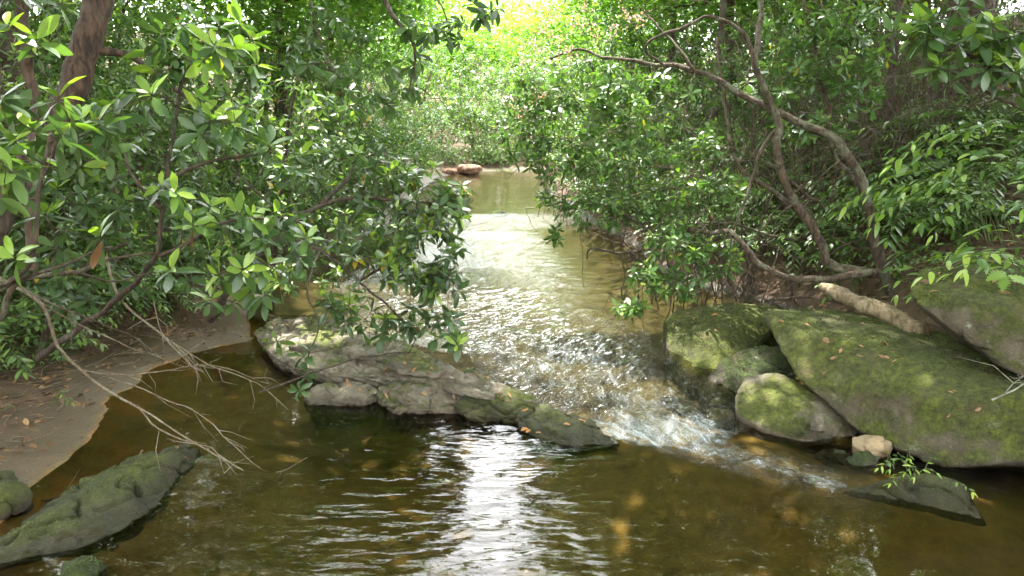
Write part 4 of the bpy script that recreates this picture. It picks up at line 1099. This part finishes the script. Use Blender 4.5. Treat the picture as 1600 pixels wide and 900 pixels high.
# ---------------------------------------------------------------- mid-distance shrubs lining both banks
rm = np.random.default_rng(77)
mid_protos = []
def mid_proto(seed, h, w, n, mat, L, light, young):
    rr = np.random.default_rng(seed)
    stems = []
    for s in range(4):
        az = rr.uniform(0, 6.28); e = np.array([math.cos(az), math.sin(az), 0])
        stems.append(stem([e * .05, e * w * .25 + np.array([0, 0, h * .35]), e * w * .45 + np.array([0, 0, h * .65]), e * w * .7 + np.array([0, 0, h * .85])], .03, .008, seed + s, .06, .12))
    v = nrm(rr.normal(size=(n, 3))) * (rr.random((n, 1)) ** .45)
    T = v * np.array([w, w, h * .48]) + np.array([0, 0, h * .55])
    T += .25 * np.stack([fbm(T * 1.3 + 5 * i, seed + i, 2) for i in range(3)], -1)
    return shrub('bank_shrub', 'x', 'shrub', stems, T, seed, mat=mat, bark='laurel_bark', tm=MID, L=L, young=young, light=light, k=(6, 8), sides=5, bare=60, base=np.zeros(3))
def place_mid(kind, loc, label, group, rz, sc):
    while len(mid_protos) <= kind: mid_protos.append(None)
    if mid_protos[kind] is None:
        a = [(501, 2.2, 1.2, 420, 'rhodo', (.10, .13), .12, .35), (502, 2.8, 1.4, 560, 'laurel', (.08, .11), .12, .35), (503, 1.6, 1.3, 420, 'laurel', (.08, .11), .18, .4), (504, 3.2, 1.6, 600, 'rhodo', (.11, .14), .16, .45)][kind]
        o = mid_protos[kind] = mid_proto(*a)
    else: o = copy_tree(mid_protos[kind])
    o.location = Vector(loc); o.rotation_euler = (0, 0, rz); o.scale = (sc, sc, sc)
    o['label'] = label; o['group'] = group
    return o
ORD = 'nearest second third fourth fifth sixth seventh eighth ninth tenth eleventh twelfth thirteenth fourteenth fifteenth sixteenth seventeenth eighteenth nineteenth twentieth'.split()
KINDL = ['broad-leaved rhododendron', 'tall small-leaved laurel', 'low spreading laurel', 'tall broad-leaved rhododendron']
def bank_row(spots, label, group):
    spots = sorted(spots, key=lambda s: s[1]); seen = {}
    for x, y, kind, sc in spots:
        seen[kind] = seen.get(kind, 0) + 1
        label = f"{ORD[seen[kind] - 1]} {KINDL[kind]} of the {group}, counting upstream"
        place_mid(kind, (x, y, gz(x, y) - .05), label, group, rm.uniform(0, 6.28), sc)
bank_row([(-3.5, 8.2, 2, .6), (-4.0, 7.0, 2, .6), (-5.2, 6.4, 2, .8), (-6.2, 6.6, 0, .9), (-3.7, 10.4, 0, .8), (-7.6, 9.4, 3, .9), (-6.6, 10.2, 1, 1.0), (-5.0, 5.4, 2, .6), (-3.2, 9.6, 2, .75), (-4.6, 7.6, 0, .75), (-4.4, 9.2, 1, .8), (-5.8, 8.6, 0, 1.0), (-5.4, 10.6, 3, .8), (-6.8, 7.4, 1, .8)], 'leafy shrub in the shade of the left bank behind the near rhododendrons', 'shrubs of the near left bank')
bank_row([(-2.9, 11.2, 2, .8), (-3.1, 12.8, 0, .85), (-2.8, 14.6, 2, 1.0), (-3.6, 16.4, 1, .9), (-3.0, 18.4, 2, 1.0), (-4.4, 13.6, 3, .9), (-5.4, 15.8, 3, 1.0), (-4.6, 18.6, 1, 1.1), (-6.8, 12.6, 3, 1.0), (-7.8, 16.5, 3, 1.1), (-3.6, 21.0, 2, 1.0), (-5.8, 21.5, 3, 1.1)], 'sunlit shrub lining the left bank farther upstream', 'shrubs of the far left bank')
bank_row([(2.35, 9.4, 2, .5), (2.5, 8.6, 2, .5), (2.2, 10.6, 2, .6), (2.0, 11.8, 2, .65), (1.75, 12.6, 2, .65), (1.55, 13.5, 2, .65), (2.15, 10.0, 2, .5),  (2.9, 9.2, 2, .75), (2.6, 10.8, 2, .85), (3.6, 10.2, 1, .85), (3.4, 12.2, 0, .9), (2.4, 12.8, 2, .9), (4.8, 12.2, 3, .85), (5.4, 14.4, 1, 1.0), (7.4, 13.4, 3, .9), (8.8, 14.5, 3, 1.0), (6.9, 14.8, 3, 1.2), (7.7, 16.0, 3, 1.25), (6.2, 13.4, 3, 1.0), (5.6, 16.0, 3, 1.0)], 'leafy shrub on the right bank behind the arching laurels', 'shrubs of the right bank')
bank_row([(1.75, 14.2, 2, .8), (1.6, 15.8, 2, .85), (1.5, 17.6, 2, .95), (2.4, 16.6, 1, .9), (1.8, 19.0, 2, 1.05), (2.9, 19.6, 0, 1.05), (3.6, 17.6, 3, .95), (3.8, 21.0, 3, 1.0), (5.8, 19.5, 3, 1.1), (5.6, 22.8, 1, 1.1)], 'leafy shrub along the right bank near the bend', 'shrubs of the right bank near the bend')
bank_row([(-2.7, 23.2, 2, .5), (-1.9, 23.9, 2, .45), (-1.1, 24.3, 2, .45), (-.3, 24.5, 2, .5), (.4, 24.9, 2, .5), (-.7, 25.0, 2, .6), (1.3, 25.2, 2, .6), (-2.6, 24.6, 2, 1.1), (-1.2, 25.4, 0, 1.0), (.3, 26.2, 2, 1.2), (1.6, 27.0, 1, 1.0), (-.4, 28.0, 3, .9), (2.8, 28.6, 3, 1.0), (-3.6, 27.0, 3, 1.1), (-2.0, 29.5, 1, 1.2), (4.6, 30, 3, 1.2), (.8, 31, 0, 1.3), (-5.4, 29.5, 3, 1.3)], 'bright leafy shrub behind the bend at the end of the reach', 'shrubs behind the bend')

# ---------------------------------------------------------------- forest trees: both sides, the bright ones up the valley, the canopy overhead
def corridor(P):
    """The open strip of sky above the creek."""
    x, y, z = P[..., 0], P[..., 1], P[..., 2]
    c = np.interp(y, [0, 6, 12, 20, 30, 60], [.15, .0, -.35, -.75, -1.1, -2.0])
    w = np.interp(y, [-10, 7.5, 10, 14, 24, 40, 60], [0.0, 0.0, .55, .9, 1.35, 2.3, 3.6])
    w = np.where(w > 0, w + .13 * np.clip(z - 4.5, 0, 5) * sstep(12, 16, y), 0)
    g = (np.abs(x - c) < w) & (z > 2.3 + .14 * np.maximum(y, 0))
    return g | sun_gap(P)
def tree(x, y, h, r, cr, cz, ncl, per, L, seed, label, group, **kw):
    return crown_tree('forest_tree', (x, y, gz(x, y)), h, r, cr, cz, ncl, per, L, seed, label, group, gapf=corridor, **kw)
gl = 'trees of the left bank'; lbl = 'forest tree standing on the left bank beyond the shrubs'
for i, (x, y, h, cr) in enumerate([(-6.5, 11.0, 11, 3.2), (-12.5, 13, 12, 3.4), (-8.5, 15, 12, 3.4), (-6.2, 19, 12, 3.4), (-10, 20, 13, 3.6), (-5.5, 24.5, 11, 3.2)]):
    lbl = f"forest tree on the left bank beyond the shrubs, {ORD[i]} by distance upstream"
    tree(x, y, h, .13 + .02 * (i % 3), cr, h * .52, 70, 130, .14, 600 + i, lbl, gl, lean=(.8, 0), flat=1.15)
gr = 'trees of the right bank'; lbr = 'forest tree standing on the right slope beyond the laurels'
for i, (x, y, h, cr) in enumerate([(9.5, 12, 11, 3.4), (8.4, 14.6, 10, 3.0), (13, 15, 12, 3.4), (6.6, 17, 12, 3.3), (10, 19, 12, 3.5), (5.8, 24, 11, 3.2), (8.5, 29, 12, 3.6)]):
    lbr = f"forest tree on the right slope beyond the laurels, {ORD[i]} by distance upstream"
    tree(x, y, h, .13 + .02 * (i % 3), cr, h * .62, 46, 120, .14, 620 + i, lbr, gr, lean=(-.6, 0), flat=.85)
gb = 'bright trees up the valley'; lbb = 'pale green sunlit tree up the valley beyond the bend'
for i, (x, y, h, cr) in enumerate(sorted([(-2.0, 33, 4.4, 2.6), (1.8, 34.5, 4.6, 2.6), (-4.5, 34, 7, 3.0), (4.8, 35, 7, 3.0), (0, 41, 4.6, 3.2), (-3.5, 43, 7.5, 3.4), (3.6, 44, 7.5, 3.4), (-8, 38, 10, 3.6), (8.4, 40, 10, 3.6), (-7.5, 47, 11, 4.0), (7.5, 50, 11, 4.0), (-.5, 52, 5, 3.8), (-13, 34, 12, 4), (13, 35, 12, 4), (-14, 46, 13, 4.4), (14, 48, 13, 4.4)], key=lambda s: s[0] / s[1])):
    lbb = f"pale green sunlit tree up the valley beyond the bend, {ORD[i]} from the left"
    tree(x, y, h, .12, cr, h * .55, 60, 110, .19, 640 + i, lbb, gb, flat=h / cr * .42, tint=(.25, 1))
gc = 'tall trees whose canopy shades the pool'
for i, (x, y, h, r, cr, cz, lab) in enumerate([(-5.2, 4.4, 12, .20, 4.0, 8.6, 'tall tree left of the pool, its canopy above the view'), (-5.5, 8.2, 13, .20, 4.4, 9.6, 'tall tree on the left bank whose crown spreads above the creek'),
                                               (5.8, 5.0, 12, .2, 4.0, 8.8, 'tall tree right of the boulders, its canopy above the view'), (7.4, 9.6, 13, .2, 4.4, 9.6, 'tall tree on the right slope whose crown spreads above the creek'),
                                               (-4.6, -1.5, 12, .2, 4.4, 8.4, 'tall tree behind the viewer on the left bank'), (5.8, -1.0, 12, .2, 4.4, 8.6, 'tall tree behind the viewer on the right bank'), (-9.5, 7.0, 12, .2, 4.0, 8.6, 'tall tree set back from the pool on the left bank'), (9.5, 7.0, 12, .2, 4.0, 9.4, 'tall tree set back from the boulders on the right slope')]):
    tree(x, y, h, r, cr, cz, 90, 230, .17, 680 + i, lab, gc, lean=(-.3 * x, .3), flat=.6, branch_low=.5)

gd = 'unseen low trees added around the viewer'  # added out of view to stop sky light coming in under the canopy
for i, (x, y, h, cr, lab) in enumerate([(-6.2, .5, 7, 2.6, 'unseen low tree added on the left bank beside the viewer'), (7.0, 1.5, 7, 2.8, 'unseen low tree added on the right bank beside the viewer'), (-3.8, -6, 7, 2.8, 'unseen low tree added downstream of the viewer on the left bank'), (5.6, -6.5, 7, 2.8, 'unseen low tree added downstream of the viewer on the right bank'), (.4, -10.5, 7, 3.2, 'unseen low tree added across the creek behind the viewer'),
                                       (-8.6, 3.6, 7, 2.8, 'unseen low tree added farther back on the near left bank'), (8.6, 4.4, 8, 2.8, 'unseen low tree added farther back beyond the boulders')]):
    tree(x, y, h, .1, cr, h * .5, 60, 160, .17, 720 + i, lab, gd, flat=1.1)

# leafless thickets in the dark hollow on the right slope
def thicket(px, py, Y, n, seed, label):
    rr = np.random.default_rng(seed); c = at(px, py, Y); z0 = gz(c[0], c[1])
    root = empty('dead_thicket', (c[0], c[1], z0), label, 'shrub', 'dead thickets on the right slope')
    lines = []
    for i in range(n):
        b = np.array([c[0] + rr.normal() * .5, c[1] + rr.normal() * .3, z0 + rr.uniform(0, .3)])
        h = rr.uniform(.5, 2.4); e = rr.normal(size=3) * np.array([.45, .3, 0]) * h
        pts = [b, b + e * .3 + np.array([0, 0, h * .5]), b + e * .8 + np.array([0, 0, h * .85]), b + e * 1.5 + np.array([rr.normal() * .3, rr.normal() * .2, h * rr.uniform(.5, 1.0)])]
        C = gnarl(spline(pts, .12), .08, seed + i); r = rr.uniform(.003, .009)
        lines.append((C, np.linspace(r, .0015, len(C))))
        for _ in range(4):
            a = C[rr.integers(len(C) // 4, len(C))]; dv = nrm(rr.normal(size=3) + np.array([0, 0, -.2])); l = rr.uniform(.2, .7)
            lines.append((np.array([a, a + dv * l * .5 + rr.normal(size=3) * .06, a + dv * l + rr.normal(size=3) * .1]), np.array([.003, .0022, .0012])))
    big = [l for l in lines if l[1][0] > .0065]; small = [l for l in lines if l[1][0] <= .0065]
    for l in big: link('branch', tubes_mesh('branch', [l], 5), M['bark'], root)
    link('twigs', tubes_mesh('twigs', small, 4), M['thicket'], root)['kind'] = 'stuff'
M['thicket'] = bark_mat('dry_twigs', (.07, .045, .03), (.20, .14, .09), (.22, .18, .12), 2, .3)
for a in [(1330, 230, 8.2, 60, 'tangle of dead brown twigs left of the straight slender trunk'), (1440, 240, 8.4, 70, 'tangle of dead brown twigs in front of the broad furrowed trunk'), (1540, 210, 9.2, 50, 'sparse tangle of dead twigs right of the broad furrowed trunk'), (1230, 260, 8.8, 50, 'tangle of dead twigs behind the curved laurel trunks'), (1150, 420, 7.2, 40, 'low tangle of dead twigs at the water edge under the laurels'), (1070, 450, 7.4, 30, 'low dead twigs beside the hooked snag')]:
    thicket(a[0], a[1], a[2], a[3], 900 + a[0], a[4])

ge = 'trees leaning over the creek'
for i, (x, y, h, cr, lx, ly, cz, lab) in enumerate([(-3.9, 2.0, 11, 3.4, 3.4, 3.4, 8.2, 'tall tree added to shade the pool, leaning out from the left, crown above the view'), (5.0, 2.6, 11, 3.4, -3.2, 3.2, 8.4, 'tall tree added to shade the pool, leaning out from the right, crown above the view'),  # these two are added so their unseen crowns keep sun off the pool
        (3.6, 12.6, 8, 2.5, -.6, 0, 4.8, 'slim tree over the right bank above the hooked snag'), (3.3, 15.8, 9, 2.6, -.7, 0, 5.2, 'slim tree over the right bank above the riffle'), (3.2, 20.2, 10, 2.8, -.7, 0, 5.6, 'slim tree over the right bank at the bend'),
        (-4.0, 13.2, 9, 2.6, .7, 0, 5.2, 'slim tree over the left bank level with the riffle'), (-4.2, 17.6, 10, 2.8, .7, 0, 5.6, 'slim tree over the left bank beyond the riffle'), (-4.4, 21.8, 10, 2.8, .7, 0, 5.6, 'slim tree over the left bank at the bend')]):
    tree(x, y, h, .09, cr, cz, 80, 260 if i < 2 else 190, .17 if i < 2 else .15, 760 + i, lab, ge, lean=(lx, ly), flat=.6 if i < 2 else 1.25, branch_low=.3)
# ---------------------------------------------------------------- dead wood, fallen leaves
# the bare branch reaching over the pool from the left bank
def bare_branch(name, pts, r0, r1, seed, label, forks, mat='dead_twig', group=None):
    rng = np.random.default_rng(seed)
    main = stem([at(*p) for p in pts], r0, r1, seed, .02, .05)
    root = empty(name, main[0][0], label, 'branch', group)
    link('stem', tubes_mesh('stem', [main], 7), M[mat], root)
    for f in forks:
        s = stem([at(*p) for p in f], r0 * .45, .0016, seed + len(f), .02, .05)
        link('side_branch', tubes_mesh('side_branch', [s], 6), M[mat], root)
        lines = []
        for q in range(7):
            i = rng.integers(len(s[0]) // 4, len(s[0]))
            a = s[0][i]; dv = nrm(rng.normal(size=3) * np.array([1, .6, .7]) + nrm(s[0][-1] - s[0][0])); ln = rng.uniform(.08, .30)
            lines.append((np.array([a, a + dv * ln * .5 + rng.normal(size=3) * .02, a + dv * ln + rng.normal(size=3) * .03]), np.array([.0028, .002, .0011])))
        link('twigs', tubes_mesh('twigs', lines, 5), M[mat], root)['kind'] = 'stuff'
    return root
bare_branch('dead_branch', [(-30, 420, 3.9), (60, 470, 3.95), (90, 540, 4.0), (130, 580, 4.05), (220, 640, 4.0), (300, 690, 3.9), (380, 735, 3.85)], .0115, .003, 1, 'longest pale dead branch arching from the left bank down to the pool',
            [[(120, 575, 4.05), (200, 600, 4.3), (300, 640, 4.3), (360, 690, 4.2), (420, 740, 4.1), (480, 715, 4.0)], [(130, 580, 4.05), (220, 585, 4.4), (330, 570, 4.6), (420, 600, 4.6)], [(220, 640, 4.0), (260, 680, 3.9), (330, 700, 3.8), (350, 740, 3.8)], [(60, 470, 3.95), (150, 520, 4.3), (250, 560, 4.5), (310, 580, 4.5)]])
bare_branch('dead_branch', [(165, 400, 4.6), (190, 470, 4.6), (250, 520, 4.6), (300, 570, 4.5), (316, 580, 4.5)], .010, .004, 2, 'thin dead branch hanging above the sand bar inlet', [[(240, 470, 4.5), (250, 510, 4.5), (290, 555, 4.4), (317, 582, 4.4)], [(250, 520, 4.6), (330, 575, 4.6), (400, 598, 4.5), (450, 640, 4.4)]])
bare_branch('dead_branch', [(0, 500, 3.6), (30, 440, 3.6), (120, 425, 3.8), (180, 405, 4.0), (240, 395, 4.1)], .018, .006, 3, 'grey branch lying across the left edge below the leaves', [[(20, 440, 3.6), (90, 480, 3.7), (200, 520, 4.0), (240, 550, 4.1)], [(120, 425, 3.8), (180, 440, 4.0), (260, 420, 4.2)]], 'laurel_bark')
bare_branch('drift_branch', [(405, 612, 5.1), (470, 590, 5.2), (560, 560, 5.5), (640, 550, 5.6), (700, 553, 5.6)], .009, .003, 4, 'thin grey driftwood branch lying along the pale ledge', [[(560, 560, 5.5), (600, 580, 5.4), (630, 600, 5.3)], [(640, 550, 5.6), (660, 520, 5.7), (690, 500, 5.7)]], 'twig')
bare_branch('dead_branch', [(1110, 400, 7.6), (1060, 385, 7.4), (1000, 392, 7.3), (960, 395, 7.3), (930, 388, 7.3), (919, 392, 7.3), (918, 404, 7.3)], .020, .010, 5, 'dark snag on the right bank with its tip hooked down into the creek', [[(985, 393, 7.3), (1000, 408, 7.2), (985, 400, 7.2), (1010, 412, 7.1)], [(960, 395, 7.3), (950, 372, 7.3), (945, 360, 7.3)], [(1000, 392, 7.3), (1020, 375, 7.3), (1035, 365, 7.3)]], 'bark')
bare_branch('stick', [(-20, 795, 3.75), (30, 790, 3.78), (70, 782, 3.8), (100, 776, 3.82)], .014, .008, 6, 'short dark stick lying by the rough brown rock', [[(30, 790, 3.78), (60, 795, 3.75), (80, 790, 3.75)]], 'twig')
bare_branch('stick', [(-20, 735, 4.15), (30, 728, 4.2), (80, 718, 4.25), (115, 720, 4.25)], .006, .003, 7, 'thin curved stick on the sand above the pool', [[(30, 728, 4.2), (50, 735, 4.2), (60, 742, 4.2)]], 'twig')
bare_branch('stick', [(1420, 570, 4.75), (1460, 568, 4.7), (1490, 560, 4.68), (1505, 550, 4.68)], .005, .003, 8, 'thin dark stick lying on the largest boulder', [[(1470, 566, 4.7), (1480, 560, 4.7), (1500, 565, 4.7)]], 'twig')
bare_branch('stick', [(1340, 830, 3.0), (1550, 625, 3.9), (1600, 600, 3.9)][1:], .006, .004, 9, 'pale broken stick poking in at the right edge', [[(1570, 615, 3.9), (1585, 600, 3.9), (1595, 590, 3.85)]], 'pale_bark')
bare_branch('stick', [(1195, 470, 6.6), (1260, 465, 6.4), (1330, 480, 6.1), (1350, 490, 6.0)], .012, .006, 10, 'brown stick lying behind the top of the largest boulder', [[(1260, 465, 6.4), (1290, 452, 6.3), (1310, 440, 6.3)]], 'bark')
# the rotten log on the boulder
lg = stem([at(1283, 447, 5.9), at(1330, 468, 5.7), at(1390, 492, 5.5), at(1440, 520, 5.3)], .055, .075, 9, .015, .04)
lr = empty('fallen_log', lg[0][0], 'short pale rotten log lying on top of the largest boulder', 'log')
lgR = lg[1] * (1 + .30 * fbm(lg[0] * 14, 77, 3)) * np.where(np.arange(len(lg[0])) < 3, .55 + .15 * np.arange(len(lg[0])), 1)
link('trunk', tubes_mesh('trunk', [(lg[0], lgR)], 14), M['dead_wood'], lr)
link('branch_stub', tubes_mesh('branch_stub', [stem([at(1400, 497, 5.45), at(1425, 530, 5.25), at(1440, 560, 5.15)], .045, .03, 12, .01)], 9), M['dead_wood'], lr)

# fallen leaves: each its own thing where one can pick them out
deps = bpy.context.evaluated_depsgraph_get(); deps.update()
def cast(px, py):
    a, b = (px - 800) / FPX, -(py - 450) / FPX
    d = Vector((a, CP + b * SP, -SP + b * CP)).normalized()
    o = Vector((0, 0, CAM_H)); 
    for _ in range(12):
        hit, loc, nor, i, ob, mt = scene.ray_cast(deps, o, d)
        if not hit: return None
        nm = ob.name.split('.')[0]
        if nm in ('boulder', 'ledge_rock', 'mossy_rock', 'stone', 'ground'): return np.array(loc), np.array(nor), ob
        if nm == 'creek_water': return None
        o = loc + d * .004
    return None
rl = np.random.default_rng(91)
def fallen(n, x0, y0, x1, y1, label, group, L=(.035, .065), tint=(.15, .85)):
    c = 0
    for _ in range(n * 12):
        if c >= n: break
        px, py = rl.uniform(x0, x1), rl.uniform(y0, y1)
        r = cast(px, py)
        if r is None or r[1][2] < .25: continue
        p, nr, ob = r
        q = round(rl.uniform(*tint) * 8) / 8; w = int(rl.integers(0, 4)); key = ('dry', w, q)
        if key not in LEAFM:
            tv, tf = leaf_template('near', [.45, .5, .38, .55][w], [.3, -.25, .5, .15][w], [.5, .7, .3, .9][w], seed=w)
            LEAFM[key] = mesh_np('fallen_leaf', tv, tf, tint=np.full(len(tv), q)); LEAFM[key].materials.append(M['litter'])
        t = nrm(np.cross(nr, rl.normal(size=3))); D_, S_, N_ = frames(t[None], (nr + rl.normal(size=3) * .25)[None]); l = rl.uniform(*L)
        d, s, m = D_[0] * l, S_[0] * l, N_[0] * l; p = p + nr * .012
        o = bpy.data.objects.new('fallen_leaf', LEAFM[key])
        o.matrix_basis = Matrix(((d[0], s[0], m[0], p[0]), (d[1], s[1], m[1], p[1]), (d[2], s[2], m[2], p[2]), (0, 0, 0, 1)))
        COL.objects.link(o); tag(o, label, 'leaf', group); c += 1
fallen(26, 1270, 485, 1420, 560, 'dry fallen leaf on the upper face of the largest boulder', 'dry leaves on the largest boulder')
fallen(10, 1260, 560, 1560, 660, 'dry fallen leaf low on the face of the largest boulder', 'dry leaves low on the largest boulder', (.03, .055))
fallen(12, 1050, 475, 1280, 530, 'dry fallen leaf on top of the rounded boulder', 'dry leaves on the rounded boulder')
fallen(14, 1440, 405, 1600, 470, 'dry fallen leaf on the overhanging boulder', 'dry leaves on the overhanging boulder', (.05, .09))
fallen(34, 600, 545, 800, 640, 'dead leaf lying on the pale slabs of the ledge', 'dead leaves on the pale ledge', (.025, .055), (0, .9))
fallen(10, 420, 500, 600, 620, 'pale dead leaf on the broad slab', 'dead leaves on the broad slab', (.03, .06))
fallen(6, 800, 635, 940, 690, 'orange-brown leaf on the dark mossy slab', 'leaves on the dark slab', (.035, .06), (.8, 1))
fallen(30, 20, 560, 300, 720, 'dead leaf on the sand bar', 'dead leaves on the sand bar', (.02, .05), (0, .6))
fallen(40, 200, 500, 430, 580, 'dead leaf in the drift at the head of the inlet', 'dead leaves at the head of the inlet', (.025, .055), (0, .7))

# leaf litter on both banks: uncountable
rn = np.random.default_rng(92)
N0 = 32000
x = np.concatenate([rn.uniform(-9, -2.4, N0 // 2), rn.uniform(1.6, 10, N0 // 2)]); y = rn.uniform(4.0, 15, N0) 
sdl = poly_sd(x, y); m = sdl > (.05 + .42 * rn.random(N0) ** 2) * np.where(x < 0, 1, .3); x, y = x[m], y[m]
z = ground(x, y) + .006
n = len(x)
D_ = nrm(rn.normal(size=(n, 3)) * np.array([1, 1, .25])); N_ = np.array([0, 0, 1.]) + rn.normal(size=(n, 3)) * .35
me = leaves_mesh('leaf_litter', MID[:1] + BROAD, np.stack([x, y, z], -1), D_, N_, rn.uniform(.04, .085, n), np.clip(rn.beta(1.3, 2.2, n), 0, .95), rn)
tag(link('leaf_litter', me, M['litter']), 'brown dead leaves covering the banks', 'leaves', kind='stuff')

# small dead twigs strewn over the banks: uncountable
n = 2600
x = np.concatenate([rn.uniform(-7, -2.5, n // 2), rn.uniform(2, 7, n // 2)]); y = rn.uniform(3.6, 11, n)
m = poly_sd(x, y) > .25; x, y = x[m], y[m]; z = ground(x, y)
lines = []
for i in range(len(x)):
    a = rn.uniform(0, 6.28); l = rn.uniform(.06, .32); d = np.array([math.cos(a), math.sin(a), rn.uniform(-.05, .3)]) * l; b = np.array([x[i], y[i], z[i] + .008])
    lines.append((np.array([b, b + d * .5 + rn.normal(size=3) * .015, b + d]), np.array([.0035, .003, .0015]) * rn.uniform(.6, 1.4)))
tag(link('twig_litter', tubes_mesh('twig_litter', lines, 4), M['dead_twig']), 'thin dead twigs strewn over both banks', 'twigs', kind='stuff')
